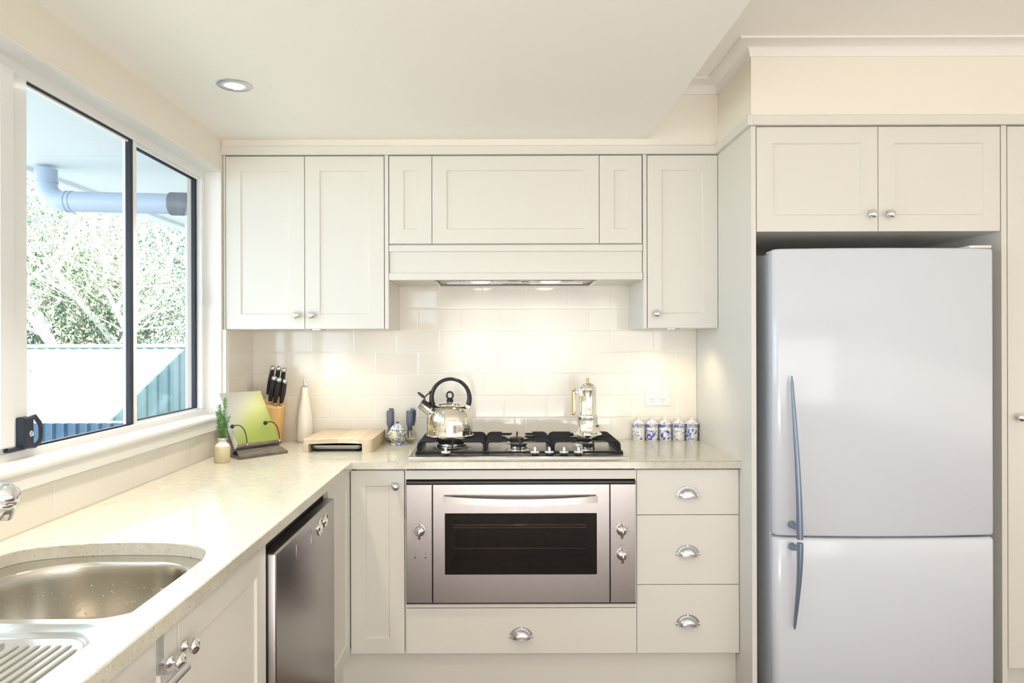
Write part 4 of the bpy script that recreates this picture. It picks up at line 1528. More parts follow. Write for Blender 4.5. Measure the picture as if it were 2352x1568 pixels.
# spout
sa = Vector((-0.80, -0.10, 0.58)).normalized()
so = Vector((KX - 0.068, KY - 0.01, KZ + 0.098))
sm = Matrix.Translation(so) @ sa.to_track_quat('Z', 'Y').to_matrix().to_4x4()
b = MB(sm)
b.lathe([(0.026, 0.0), (0.0245, 0.012), (0.0225, 0.022), (0.0215, 0.030), (0.0205, 0.072), (0.0215, 0.0735), (0.0195, 0.0735), (0.0185, 0.050), (0, 0.048)], seg=36)
spo = b.build('spout', 'kettle', t, smooth=40)
b = MB()
# black shroud over the top of the spout and the whistle cap on its lever
e = so + sa * 0.062
up_ = Vector((0.58, 0, 0.80))
b.tube([so + sa * 0.026 + up_ * 0.0130, so + sa * 0.075 + up_ * 0.0110], 0.0165, seg=18, flat=(0.85, 1.25), up=up_)
b.tube([so + sa * 0.028 + up_ * 0.0130, Vector((KX - 0.072, KY - 0.004, KZ + 0.137))], [0.0160, 0.012], seg=14, flat=(0.85, 1.1), up=up_)
b.build('spout_shroud', 'black', spo, smooth=60)
b = MB()
h0 = Vector((KX - 0.106, KY - 0.012, KZ + 0.160))
h1 = Vector((KX - 0.093, KY - 0.010, KZ + 0.184))
b.tube([h0, h0 + Vector((-0.006, 0, 0.008)), h0 + Vector((0.006, 0, 0.018)), h1, h1 + Vector((0.006, 0, 0.004))], [0.004, 0.0032, 0.0032, 0.0032, 0.003], seg=10)
b.sphere(h1 + Vector((0.008, 0, 0.006)), 0.0066, 14, 8)
wh = b.build('whistle_lever', 'black', t, smooth=60)
wc = Vector((KX - 0.125, KY - 0.012, KZ + 0.179))
wm = Matrix.Translation(wc) @ Vector((-0.62, 0.0, -0.70)).to_track_quat('Z', 'Y').to_matrix().to_4x4()
b = MB(wm)
b.lathe([(0.0, -0.006), (0.012, -0.0055), (0.019, -0.002), (0.0195, 0.002), (0.017, 0.0035), (0, 0.0035)], seg=28)
b.build('whistle_cap', 'black', wh, smooth=40)
b = MB()
b.tube([wc + Vector((0.004, 0, 0.002)), h0 + Vector((-0.004, 0, 0.008))], 0.0045, seg=10)
b.build('cap_arm', 'black', wh)

# ------------------------------------------------------------------ coffee maker
PXX, PY, PZ = 0.386, 2.985, ZTV
t = thing('coffee_maker', 'tall silver stovetop coffee maker with gold knob and handle', 'coffee maker', (PXX, PY, PZ))
b = MB()
b.lathe([(0.0, 0.0005), (0.036, 0.0005), (0.038, 0.004), (0.060, 0.008), (0.0615, 0.011), (0.0600, 0.015), (0.052, 0.020), (0.0465, 0.025), (0.0435, 0.031), (0.0430, 0.068), (0.0445, 0.070), (0.0445, 0.073)], (PXX, PY, PZ), seg=56)
b.build('boiler', 'silver', t, smooth=30)
b = MB()
b.lathe([(0.0440, 0.072), (0.0425, 0.0745), (0.0440, 0.077), (0.0445, 0.090), (0.0435, 0.094), (0.0390, 0.097), (0.0380, 0.099), (0.0380, 0.198), (0.0385, 0.200), (0.0, 0.2005)], (PXX, PY, PZ), seg=56)
up = b.build('upper_chamber', 'silver', t, smooth=30)
b = MB()
dome = [(0.0385, 0.2005)] + [(0.0375 * math.cos(R(a)), 0.2015 + 0.034 * math.sin(R(a))) for a in range(0, 91, 9)]
b.lathe(dome, (PXX, PY, PZ), seg=48)
ld = b.build('lid', 'silver', t, smooth=40)
b = MB()
b.lathe([(0.0035, 0.234), (0.0050, 0.237), (0.0040, 0.2385)], (PXX, PY, PZ), seg=20)
b.sphere((PXX, PY, PZ + 0.2455), 0.0085)
b.sphere((PXX, PY, PZ + 0.255), 0.0022, 10, 6)
b.build('knob', 'gold', ld, smooth=50)['label'] = 'gold ball knob'
b = MB()
hx, hy = PXX - 0.0600, PY
b.lathe([(0.0, 0.109), (0.0085, 0.109), (0.0085, 0.194), (0, 0.194)], (hx, hy, PZ), seg=24)
for z in (0.102, 0.2035):
    b.sphere((hx, hy, PZ + z), 0.0090)
b.sphere((hx, hy, PZ + 0.2135), 0.0022, 10, 6)
hh = b.build('handle', 'gold', t, smooth=40)
hh['label'] = 'gold rod handle with ball ends'
b = MB()
b.box(hx, PXX - 0.037, hy - 0.003, hy + 0.003, PZ + 0.190, PZ + 0.1935)
b.box(PXX - 0.040, PXX - 0.026, hy - 0.032, hy - 0.018, PZ + 0.178, PZ + 0.205, 0.002)
b.build('bracket', 'silver', hh)
b = MB()
b.tube([(PXX + 0.036, PY - 0.022, PZ + 0.049), (PXX + 0.0425, PY - 0.027, PZ + 0.049)], 0.0045, seg=14)
b.build('safety_valve', 'valve', t)

# ------------------------------------------------------------------ spice jars
names = ['OREGANO', 'CINNAMON', 'BAY', 'GINGER', 'PEPPERCORNS']
labels = ['first spice jar from the left, with a faint round figure print',
          'blue and white spice jar lettered CINNAMON with a dark flower print',
          'middle blue and white spice jar lettered BAY with a castle and bridge print',
          'white spice jar with sparse blue branches, fourth from the left',
          'blue and white spice jar at the right end of the row, peppercorn label']
for i, (nm, lb) in enumerate(zip(names, labels)):
    x = (0.661, 0.7235, 0.7850, 0.8490, 0.9115)[i]; y = 3.255
    t = thing('spice_jar', lb, 'spice jar', (x, y, ZC), group='blue and white spice jars against the tiles')
    th = (0.56, 0.50, 0.50, 0.555, 0.50)[i]
    mt = pattern_mat('jar_print_%s' % nm.lower(), i * 3.1 + 1, (0.84, 0.83, 0.80), (0.06, 0.10, 0.45), 75, 0.004, (0.046, 0.050, 0.052, 0.050, 0.058)[i], (0.063, 0.0765), th, 1.0)
    b = MB()
    b.lathe([(0.0, 0.0004), (0.0265, 0.0004), (0.0275, 0.003), (0.0278, 0.010), (0.0278, 0.076), (0.0270, 0.0775), (0, 0.0775)], (x, y, ZC), seg=40)
    b.build('jar_body', mt, t, smooth=35)
    ml = pattern_mat('jar_lid_%s' % nm.lower(), i * 1.7, (0.86, 0.86, 0.85), (0.30, 0.34, 0.62), 170, 0.079, 0.088, None, 0.52, 0.6)
    b = MB()
    b.lathe([(0.0285, 0.0778), (0.0310, 0.0790), (0.0310, 0.0810), (0.026, 0.0850), (0.018, 0.0905), (0.011, 0.0960), (0.0072, 0.0985), (0.0068, 0.1015), (0.0095, 0.1040), (0.0102, 0.1065), (0.0090, 0.1092), (0.004, 0.1108), (0, 0.111)], (x, y, ZC), seg=40)
    b.build('lid', ml, t, smooth=40)
    # name plaque and lettering wrapped round the jar
    L = {'OREGANO': 0.030, 'CINNAMON': 0.034, 'BAY': 0.016, 'GINGER': 0.024, 'PEPPERCORNS': 0.044}[nm]
    off = {'OREGANO': 0.010, 'CINNAMON': 0.005, 'BAY': 0.008, 'GINGER': 0.008, 'PEPPERCORNS': 0.0}[nm]
    rj = 0.0281
    b = MB()
    k_ = 16
    for zz0, zz1, rr in ((0.0660, 0.0735, rj),):
        vv, ff = [], []
        for q in range(k_ + 1):
            a = (off - L / 2 - 0.001 + (L + 0.002) * q / k_) / rj
            for z_, r_ in ((zz0, rr), (zz1, rr), (zz1, rr - 0.0006), (zz0, rr - 0.0006)):
                vv.append((x + r_ * math.sin(a), y - r_ * math.cos(a), ZC + z_))
        for q in range(k_):
            for s_ in range(4):
                ff.append([q * 4 + s_, q * 4 + (s_ + 1) % 4, q * 4 + 4 + (s_ + 1) % 4, q * 4 + 4 + s_])
        b._merge(vv, ff)
    b.build('name_plaque', 'white_pl', t)
    vs, fs = text_mesh(nm, 0.0066)
    xs = [v.x for v in vs]
    wd = max(xs) - min(xs)
    k2 = min(1.15, (L - 0.001) / wd)
    b = MB()
    b._merge([(x + (rj + 0.0002) * math.sin((off + v.x * k2) / rj), y - (rj + 0.0002) * math.cos((off + v.x * k2) / rj), ZC + 0.06975 + v.y * 1.0) for v in vs], fs)
    b.build('lettering', 'blue_ink', t, smooth=0)

# ------------------------------------------------------------------ power point
t = thing('power_outlet', 'white double power outlet on the tiles above the spice jars', 'power outlet', (0.758, 3.285, 1.060))
TQ = T_back(BW - 0.0085)
b = MB(TQ)
b.loft([rect_loop(0.698, 0.8175, 1.060, 1.1345, 0, 0.0085), rect_loop(0.698, 0.8175, 1.060, 1.1345, 0, 0.003), rect_loop(0.698, 0.8175, 1.060, 1.1345, 0.003, 0)])
b.build('plate', 'white_pl', t, smooth=20)
for cu_ in (0.734, 0.781):
    b = MB(TQ)
    pp = rrect(cu_ - 0.0145, cu_ + 0.0145, 1.0725, 1.1015, 0.004, 4)
    b.loft([[(x, y, 0.0) for x, y in pp], [(x, y, -0.0008) for x, y in pp]])
    so_ = b.build('socket', 'white_pl', t)
    b = MB(TQ)
    for (du_, dv_, an) in ((-0.0065, 0.004, -30), (0.0065, 0.004, 30), (0.0, -0.008, 0)):
        ca, sa_ = math.cos(R(an)), math.sin(R(an))
        hw, hh_ = 0.0010, 0.0036
        q = [(-hw, -hh_), (hw, -hh_), (hw, hh_), (-hw, hh_)]
        q = [(cu_ + du_ + px_ * ca - py_ * sa_, 1.0865 + dv_ + px_ * sa_ + py_ * ca) for px_, py_ in q]
        b.loft([[(x, y, -0.0007) for x, y in q], [(x, y, -0.0010) for x, y in q]])
    b.build('pin_slots', 'blackm', so_, smooth=0)
for cu_ in (0.716, 0.8015):
    b = MB(TQ)
    b.box(cu_ - 0.0075, cu_ + 0.0075, 1.109, 1.1275, -0.0028, 0.0005, 0.0012)
    b.build('rocker_switch', 'white_pl', t)

# ------------------------------------------------------------------ chopping board and tray
t = thing('chopping_board', 'thick maple chopping board raised on two end cheeks, left of the kettle', 'chopping board', (-0.685, 3.1, ZC))
X0, X1, Y0, Y1 = -0.8275, -0.5325, 2.925, 3.262
out = []
r = 0.022
front = []
for i in range(7):
    a = R(180 + 90 * i / 6)
    front.append((X0 + 0.008 + 0.008 * math.cos(a), Y0 + 0.008 + 0.008 * math.sin(a)))
# concave scoop along the front edge
for i in range(1, 16):
    u = i / 16
    x = X0 + 0.02 + (X1 - X0 - 0.045) * u
    s = max(0.0, math.sin(PI * min(1, max(0, (u - 0.12) / 0.80)))) ** 1.0
    front.append((x, Y0 + 0.022 * s))
for i in range(7):
    a = R(270 + 90 * i / 6)
    front.append((X1 - r + r * math.cos(a), Y0 + r + r * math.sin(a)))
poly = front + [(X1, Y1 - 0.006), (X1 - 0.006, Y1), (X0 + 0.006, Y1), (X0, Y1 - 0.006)]
b = MB()
cc = ((X0 + X1) / 2, (Y0 + Y1) / 2)
b.loft([[(x, y, ZC + 0.036) for x, y in poly], [(x, y, ZC + 0.0545) for x, y in poly], [(cc[0] + (x - cc[0]) * 0.988, cc[1] + (y - cc[1]) * 0.988, ZC + 0.0565) for x, y in poly]])
b.prism([q for q in rrect(X0, X0 + 0.024, Y0 + 0.0003, Y1 - 0.006, (0.001, 0.003, 0.003, 0.007), 4)], ZC + 0.0002, ZC + 0.0362)
b.prism([q for q in rrect(X1 - 0.045, X1, Y0 + 0.0003, Y1 - 0.006, (0.0215, 0.003, 0.003, 0.001), 6)], ZC + 0.0002, ZC + 0.0362)
b.box(X0 + 0.02, X1 - 0.04, Y1 - 0.02, Y1 - 0.006, ZC + 0.0002, ZC + 0.0362)
b.build('block', 'board', t, smooth=30)
t = thing('baking_tray', 'shallow silver tray slid inside the chopping board', 'tray', (-0.70, 3.05, ZC + 0.008))
b = MB()
tr = rrect(X0 + 0.030, X1 - 0.052, Y0 + 0.018, Y1 - 0.05, 0.02, 6)
c2 = (sum(q[0] for q in tr) / len(tr), sum(q[1] for q in tr) / len(tr))
def ts(s, z):
    return [(c2[0] + (x - c2[0]) * s, c2[1] + (y - c2[1]) * s, z) for x, y in tr]
b.loft([ts(0.90, ZC + 0.0075), ts(0.97, ZC + 0.012), ts(1.0, ZC + 0.0255), ts(1.0, ZC + 0.027), ts(0.985, ZC + 0.026), ts(0.95, ZC + 0.013), ts(0.88, ZC + 0.0095)])
b.build('pan', 'satin', t, smooth=50)
b = MB()
b.tube([(X0 + 0.050, Y0 + 0.03, ZC + 0.004), (X1 - 0.075, Y0 + 0.03, ZC + 0.004)], 0.0035, seg=8)
b.tube([(X0 + 0.050, Y1 - 0.09, ZC + 0.004), (X1 - 0.075, Y1 - 0.09, ZC + 0.004)], 0.0035, seg=8)
b.build('foot_rail', 'black', t)

# ------------------------------------------------------------------ oil bottle
OX, OY = -0.907, 3.243
t = thing('oil_bottle', 'tall white ceramic oil bottle with metal pourer', 'bottle', (OX, OY, ZC))
b = MB()
b.lathe([(0.0, 0.0005), (0.036, 0.0005), (0.0385, 0.003), (0.0385, 0.020), (0.0380, 0.060), (0.0355, 0.105), (0.0300, 0.150), (0.0235, 0.190), (0.0188, 0.215), (0.0170, 0.232), (0.0172, 0.250), (0.0165, 0.2565), (0.012, 0.2580), (0, 0.258)], (OX, OY, ZC), seg=40)
b.build('body', 'ceramic', t, smooth=50)
b = MB()
b.lathe([(0.012, 0.2575), (0.0135, 0.260), (0.010, 0.263), (0.0045, 0.264), (0.0035, 0.270)], (OX, OY, ZC), seg=20)
b.tube([(OX, OY, ZC + 0.266), (OX - 0.001, OY, ZC + 0.282), (OX - 0.003, OY, ZC + 0.296)], [0.0038, 0.0032, 0.0028], seg=12)
b.tube([(OX + 0.004, OY, ZC + 0.262), (OX + 0.0042, OY, ZC + 0.275)], 0.0012, seg=8)
b.build('pourer', 'chrome', t, smooth=50)

# ------------------------------------------------------------------ knife block and knives
KBX, KBY = -1.043, 3.19
t = thing('knife_block', 'oval beech knife block leaning behind the book stand', 'knife block', (KBX, KBY, ZC))
tilt = Vector((0.17, 0.0, 1.0)).normalized()
rx, ry = 0.050, 0.062
b = MB()
nseg = 40
def kb_loop(h, s=1.0, slant=True):
    lp = []
    for j in range(nseg):
        a = 2 * PI * j / nseg
        dx, dy = rx * s * math.cos(a), ry * s * math.sin(a)
        hh = h + (0.30 * dy - 0.25 * dx) if slant else h
        lp.append((KBX - 0.005 + dx + 0.10 * hh, KBY + dy - 0.06 * hh, ZC + hh))
    return lp
b.loft([kb_loop(0.0005, 0.97, False), kb_loop(0.004, 1.0, False), kb_loop(0.10, 1.0, False), kb_loop(0.190), kb_loop(0.193, 0.96)])
b.build('block', 'block', t, smooth=30)


def knife_at(dx, dy, L_, label, dark=None, wd=0.0095):
    hh = 0.195 + (0.30 * dy - 0.25 * dx)
    base = Vector((KBX - 0.005 + dx + 0.10 * hh, KBY + dy - 0.06 * hh, ZC + hh))
    d_ = Vector((0.24, -0.20, 0.95)).normalized()
    t = thing('kitchen_knife', label, 'knife', base, group='knives in the knife block')
    q = d_.to_track_quat('Z', 'Y').to_matrix().to_4x4()
    b = MB(q)
    b.box(-0.0012, 0.0012, -0.007, 0.007, -0.070, 0.004)
    b.build('blade', 'chrome', t, local=True)
    b = MB(q)
    b.lathe([(0.0, 0.002), (0.0075, 0.002), (0.0080, 0.008), (0.0068, 0.016), (0, 0.016)], seg=16, sq=(0.8, 1.2))
    b.build('bolster', 'chrome', t, local=True, smooth=40)
    b = MB(q)
    pts = [(0, -0.001 * 0, 0.013 + L_ * u) for u in [i / 10 for i in range(11)]]
    rs = [0.0078 + 0.0030 * math.sin(PI * min(1, u * 1.15)) ** 1 + (0.0015 * u) for u in [i / 10 for i in range(11)]]
    b.tube(pts, rs, seg=14, up=(0, 1, 0), flat=(1.1, 1.05))
    b.build('handle', 'black', t, local=True, smooth=60)
    b = MB(q)
    b.lathe([(0.0098, 0.011 + L_), (0.0105, 0.015 + L_), (0.0102, 0.022 + L_), (0.0080, 0.027 + L_), (0.004, 0.0295 + L_), (0.0, 0.030 + L_)], seg=18, sq=(1.12, 1.15))
    b.build('end_cap', 'satin', t, local=True, smooth=50)


knife_at(-0.044, 0.030, 0.122, 'large black-handled knife at the back left of the block')
knife_at(-0.020, 0.042, 0.122, 'large black-handled knife in the back middle of the block')
knife_at(0.006, 0.040, 0.122, 'large black-handled knife at the back right of the block')
knife_at(-0.012, -0.032, 0.104, 'small black-handled knife at the front left of the block')
knife_at(0.012, -0.036, 0.104, 'small black-handled knife in the front middle of the block')
knife_at(0.037, -0.026, 0.100, 'small black-handled knife at the front right of the block')

# ------------------------------------------------------------------ book stand and book
P0 = Vector((-1.026, 2.738, ZC))
ang = math.atan2(0.174, 0.140)
t = thing('book_stand', 'dark wooden cookbook stand with two ball-tipped wire arms', 'book stand', P0, ang)
# local: x along the front edge, y to the back, z up
W_ = 0.222
b = MB()
b.prism([(0, 0), (W_, 0), (W_ - 0.012, 0.09), (0.012, 0.09)], 0.0005, 0.0105)
pb = []
b.loft([[(0.0, 0.0, 0.0105), (W_, 0.0, 0.0105), (W_ - 0.02, 0.050, 0.0375), (0.02, 0.050, 0.0375)], [(0.0, 0.004, 0.0095), (W_, 0.004, 0.0095), (W_ - 0.02, 0.060, 0.0315), (0.02, 0.060, 0.0315)]])
b.build('base', 'darkwood', t, local=True, smooth=20)
lean = R(34.5)
UP = Vector((0, math.sin(lean), math.cos(lean)))
NF = Vector((0, -math.cos(lean), math.sin(lean)))      # out of the book's face
O_ = Vector((0.012, 0.052, 0.042))
def SM():
    m = Matrix.Identity(4)
    m.col[0][:3] = (1, 0, 0); m.col[1][:3] = -NF; m.col[2][:3] = UP; m.col[3][:3] = O_
    return m
b = MB(SM())
b.box(0.000, W_ - 0.024, 0.034, 0.042, -0.018, 0.195, 0.002)       # back rest
b.build('back_rest', 'darkwood', t, local=True, smooth=20)
b = MB(SM())
b.box(0.004, W_ - 0.018, -0.014, 0.034, -0.008, 0.0, 0.0015)       # ledge
b.box(0.004, W_ - 0.018, -0.016, -0.012, -0.006, 0.006, 0.001)
b.build('ledge', 'darkwood', t, local=True, smooth=20)
for k, x in enumerate((0.045, W_ - 0.026)):
    b = MB(SM())
    pts = []
    for i in range(13):
        u = i / 12
        # starts at the ledge front, sweeps up and back over the page
        pts.append((x - 0.040 * u ** 1.8, -0.016 - 0.030 * math.sin(PI * u * 0.92), 0.000 + 0.086 * math.sin(u * PI / 2)))
    b.tube(pts, 0.0021, seg=10)
    a_ = b.build('wire_arm', 'black', t, local=True, smooth=60)
    b = MB(SM())
    b.sphere(pts[-1], 0.0088, 18, 10)
    b.build('ball_tip', 'black', a_, local=True, smooth=60)
    b = MB(SM())
    b.tube([(x, -0.016, -0.004), (x + 0.0, -0.018, 0.006)], 0.0034, seg=10)
    b.build('ferrule', 'chrome', a_, local=True)
# the book
t2 = thing('recipe_book', 'recipe book with a grey and lime green cover on the stand', 'book', P0, ang)
BWd, BH, BT = 0.192, 0.258, 0.030
bo = 0.014
b = MB(SM())
b.box(0.0 + bo, BWd + bo, -0.0005, 0.0018, 0.0006, BH, 0.0006)
b.build('cover', 'cover', t2, local=True, smooth=20)
b = MB(SM())
b.box(0.003 + bo, BWd - 0.002 + bo, 0.002, BT - 0.001, 0.003, BH - 0.003)
b.box(-0.001 + bo, 0.0035 + bo, 0.0018, BT - 0.001, 0.0006, BH)
b.build('pages', 'page', t2, local=True, smooth=0)
b = MB(SM())
b.box(0.0 + bo, BWd + bo, BT - 0.001, BT + 0.001, 0.0006, BH, 0.0006)
b.build('back_cover', 'page', t2, local=True, smooth=20)

# ------------------------------------------------------------------ stoneware pot and rosemary
SX, SY = -1.0745, 2.690
b = MB()
b.lathe([(0.0, 0.0005), (0.0285, 0.0005), (0.0290, 0.003), (0.0290, 0.062), (0.0275, 0.066)], (SX, SY, ZC), seg=40)
t = thing('stoneware_pot', 'small cream stoneware pot by the window sill', 'pot', (SX, SY, ZC))
b = MB()
b.lathe([(0.0, 0.0005), (0.0280, 0.0005), (0.0290, 0.003), (0.0290, 0.060), (0.0280, 0.064)], (SX, SY, ZC), seg=40)
b.build('body', 'stoneware', t, smooth=40)
b = MB()
b.lathe([(0.0280, 0.064), (0.0255, 0.069), (0.0185, 0.076), (0.0150, 0.080), (0.0145, 0.086), (0.0175, 0.0885), (0.0180, 0.0930), (0.0165, 0.0955), (0.0130, 0.0950), (0.0125, 0.085), (0.0, 0.070)], (SX, SY, ZC), seg=40)
b.build('neck', 'stoneware_top', t, smooth=50)
random.seed(3)
t = thing('rosemary', 'leafy rosemary sprigs standing in the stoneware pot', 'herb', (SX, SY, ZC + 0.074))
stems = [((0, 0), (-0.010, 0.0, 0.150)), ((0.003, 0.002), (0.004, 0.010, 0.172)), ((-0.003, 0), (-0.022, 0.01, 0.120)), ((0.004, -0.003), (0.026, -0.004, 0.105)), ((0, 0.003), (0.012, 0.0, 0.100)), ((0, -0.004), (0.002, -0.012, 0.085)), ((-0.002, 0.003), (-0.014, -0.006, 0.090))]
bs, bl = MB(), MB()
for (sx0, sy0), (ex, ey, ez) in stems:
    pts = []
    for i in range(9):
        u = i / 8
        pts.append(Vector((SX + sx0 + ex * u * (0.4 + 0.6 * u), SY + sy0 + ey * u, ZC + 0.073 + (ez) * u)))
    bs.tube(pts, [0.0013 * (1 - 0.5 * i / 8) for i in range(9)], seg=6)
    nl = int(ez * 950)
    for k in range(nl):
        u = 0.16 + 0.84 * k / nl
        j = min(7, int(u * 8)); f = u * 8 - j
        p_ = pts[j].lerp(pts[j + 1], f)
        a = k * 2.4 + random.uniform(-.4, .4)
        el = R(random.uniform(20, 62))
        L_ = random.uniform(0.016, 0.027) * (1.15 - 0.55 * u)
        d_ = Vector((math.cos(a) * math.cos(el), math.sin(a) * math.cos(el), math.sin(el)))
        m_ = p_ + d_ * L_ * 0.55 + Vector((0, 0, -0.0006))
        bl.tube([p_, m_, p_ + d_ * L_], [0.0007, 0.00105, 0.0003], seg=4, flat=(0.6, 1.0))
bs.build('stem', 'bark', t)
ob = bl.build('leaves', 'rosemary', t, smooth=0)

# ------------------------------------------------------------------ ginger jar and mills
GX, GY = -0.459, 3.150
t = thing('lidded_pot', 'small round blue and yellow floral lidded pot', 'lidded pot', (GX, GY, ZC))
mt = pattern_mat('floral_print', 5.5, (0.80, 0.78, 0.42), (0.05, 0.07, 0.38), 95, 0.013, 0.070, None, 0.515, 1.8)
mlid = pattern_mat('floral_print_lid', 9.5, (0.78, 0.80, 0.74), (0.10, 0.14, 0.50), 120, 0.073, 0.095, None, 0.505, 1.2)
mft = pattern_mat('floral_print_foot', 2.5, (0.74, 0.76, 0.80), (0.06, 0.09, 0.45), 150, 0.0, 0.020, None, 0.46, 0.5)
b = MB()
b.lathe([(0.0, 0.0004), (0.0325, 0.0004), (0.0335, 0.002), (0.0325, 0.008), (0.0280, 0.0115)], (GX, GY, ZC), seg=40)
b.build('foot', mft, t, smooth=50)
b = MB()
b.lathe([(0.0270, 0.0115), (0.0330, 0.017), (0.0405, 0.028), (0.0445, 0.040), (0.0440, 0.051), (0.0400, 0.060), (0.0330, 0.0665), (0.0310, 0.069), (0, 0.069)], (GX, GY, ZC), seg=48)
b.build('body', mt, t, smooth=50)
b = MB()
b.lathe([(0.0310, 0.0692), (0.0350, 0.0700), (0.0355, 0.0715), (0.0320, 0.0735), (0.0290, 0.0790), (0.0225, 0.0870), (0.0120, 0.0925), (0.0055, 0.0945), (0.0050, 0.0960)], (GX, GY, ZC), seg=40)
ld = b.build('lid', mlid, t, smooth=50)
b = MB()
b.sphere((GX, GY, ZC + 0.0995), 0.0058, 16, 8, (1.15, 1.15, 0.75))
b.build('lid_knob', 'blue_ink', ld, smooth=60)


def mill(x, y, label, fill, ang_):
    t = thing('spice_mill', label, 'spice mill', (x, y, ZC), ang_)
    b = MB()
    b.sphere((0, 0, 0.0325), 0.0320, 32, 18, (1, 1, 1))
    b.build('globe', 'clear', t, local=True, smooth=60)
    b = MB()
    prof = [(0.0, 0.0025)] + [(0.0305 * math.sin(R(a)), 0.0325 - 0.0305 * math.cos(R(a))) for a in range(12, 66, 8)] + [(0.024, 0.0215), (0.0, 0.0225)]
    prof = [(q[0], min(q[1], 0.029)) for q in prof]
    b.lathe(prof, seg=28)
    b.build('contents', fill, t, local=True, smooth=50)
    b = MB()
    b.lathe([(0.0, 0.020), (0.010, 0.022), (0.013, 0.040), (0.014, 0.058), (0, 0.060)], seg=24)
    b.build('grinder', 'chrome', t, local=True)
    b = MB()
    b.lathe([(0.0120, 0.057), (0.0125, 0.060), (0.0120, 0.072), (0.0165, 0.082), (0.0175, 0.090), (0.0180, 0.142), (0.0170, 0.147), (0, 0.148)], seg=28, sq=(1, 0.8))
    b.box(-0.004, 0.004, -0.013, -0.011, 0.066, 0.078, 0.001)
    b.build('handle', 'grey_pl', t, local=True, smooth=40)
    b = MB()
    b.tube([(0.004, 0.010, 0.142), (0.004, 0.016, 0.155), (0.004, 0.023, 0.150), (0.004, 0.026, 0.130), (0.004, 0.022, 0.10), (0.004, 0.014, 0.078)], 0.0075, seg=12, flat=(0.5, 1.6), up=(0, 1, 0.2))
    b.build('squeeze_lever', 'grey_pl', t, local=True, smooth=60)


mill(-0.502, 3.215, 'grey-handled glass mill of dark pepper behind the lidded pot, nearer the board', 'pepper', R(10))
mill(-0.412, 3.215, 'grey-handled glass mill of pale salt, nearer the kettle', 'salt', R(-38))

# ------------------------------------------------------------------ ceiling downlights
def downlight(x, y, z, label, power):
    t = thing('downlight', label, 'ceiling light', (x, y, z))
    b = MB()
    b.lathe([(0.030, 0.003), (0.0375, 0.000), (0.0385, -0.003), (0.0560, -0.0025), (0.0580, -0.0012), (0.0580, 0.0)], (x, y, z), seg=48, cap=False)
    rg = b.build('trim_ring', 'satin', t, smooth=40)
    b = MB()
    b.lathe([(0.0385, -0.0032), (0.0375, -0.0040), (0.0340, -0.0040), (0.0330, -0.0020), (0.0345, 0.004)], (x, y, z), seg=40, cap=False)
    b.build('gimbal_ring', 'ceil_lamp_inner', rg, smooth=40)
    b = MB()
    b.lathe([(0.0, -0.0030), (0.020, -0.0028), (0.0325, -0.0015), (0.0325, 0.0), (0, 0)], (x, y, z), seg=36)
    b.build('lamp', 'lamp_on', t)
    lamp('downlight_beam', 'SPOT', (x, y, z - 0.012), power, (1, 0.90, 0.76), (0, 0, -1), spot_size=R(88), spot_blend=0.8, shadow_soft_size=0.035)


downlight(-0.889, 2.335, 2.235, 'round recessed downlight in the lowered ceiling', 60)
for (x, y, z, p_, sz) in ((-0.84, 1.30, 2.235, 90, 84), (0.35, 1.25, 2.235, 30, 116), (1.867, 1.18, 2.48, 24, 116), (0.2, -0.2, 2.235, 24, 116)):
    lamp('downlight_beam', 'SPOT', (x, y, z - 0.012), p_, (1, 0.90, 0.76), (0, 0, -1), spot_size=R(sz), spot_blend=1.0, shadow_soft_size=0.05)


# ------------------------------------------------------------------ outside the window
GZ = -0.35
b = MB()
b.box(-14, -1.30, -6, 16, GZ - 0.1, GZ)
struct(b.build('ground', 'ground', smooth=0))
b = MB()
b.box(-1.42, -1.291, -6, 3.05, GZ, 1.03)
b.box(-1.335, -1.2905, 2.97, 3.45, 1.03, 2.2)
struct(b.build('wall_outer', 'brick', smooth=0))
b = MB()
b.box(-2.09, -1.291, -6, 8.5, 2.150, 2.165)
struct(b.build('soffit', 'soffit', smooth=0))
# roof, so that the eave casts its shade
b = MB()
b.loft([[(-2.14, -6, 2.19), (-2.14, 8.5, 2.19), (5.0, 8.5, 4.6), (5.0, -6, 4.6)], [(-2.14, -6, 2.24), (-2.14, 8.5, 2.24), (5.0, 8.5, 4.65), (5.0, -6, 4.65)]])
b.box(-1.40, 3.6, 3.5, 8.3, GZ, 2.15)
struct(b.build('roof', 'brick', smooth=0))
b = MB()
b.box(-2.20, -2.09, -6, 8.5, 2.135, 2.24, 0.006)
tag(b.build('gutter', 'soffit'), 'pale gutter along the edge of the eave outside the window', 'gutter')
# drainpipe
t = thing('drainpipe', 'fat grey-blue drainpipe crossing under the eave outside the window', 'drainpipe', (-1.6, 3.05, 1.9))
YP = 3.06
rP = 0.045
b = MB()
b.tube([(-2.00, YP, 2.136), (-2.00, YP, 2.06), (-1.985, YP, 2.025), (-1.955, YP, 2.0), (-1.915, YP, 1.992), (-1.88, YP, 1.991), (-1.42, YP, 1.980)], rP, seg=28, up=(0, 1, 0))
b.build('pipe', 'pvc', t, smooth=60)
b = MB()
for (x, ) in ((-1.885,), (-1.905,)):
    b.tube([(x - 0.004, YP, 1.9915), (x + 0.004, YP, 1.9915)], rP + 0.003, seg=28, up=(0, 1, 0))
b.tube([(-2.00, YP, 2.075), (-2.00, YP, 2.085)], rP + 0.003, seg=28, up=(0, 1, 0))
b.build('socket_ring', 'pvc', t)
b = MB()
b.tube([(-1.445, YP, 1.981), (-1.38, YP, 1.979), (-1.355, YP, 1.972), (-1.342, YP, 1.955), (-1.338, YP, 1.93)], [rP + 0.006, rP + 0.006, rP + 0.004, rP, rP], seg=28, up=(0, 1, 0))
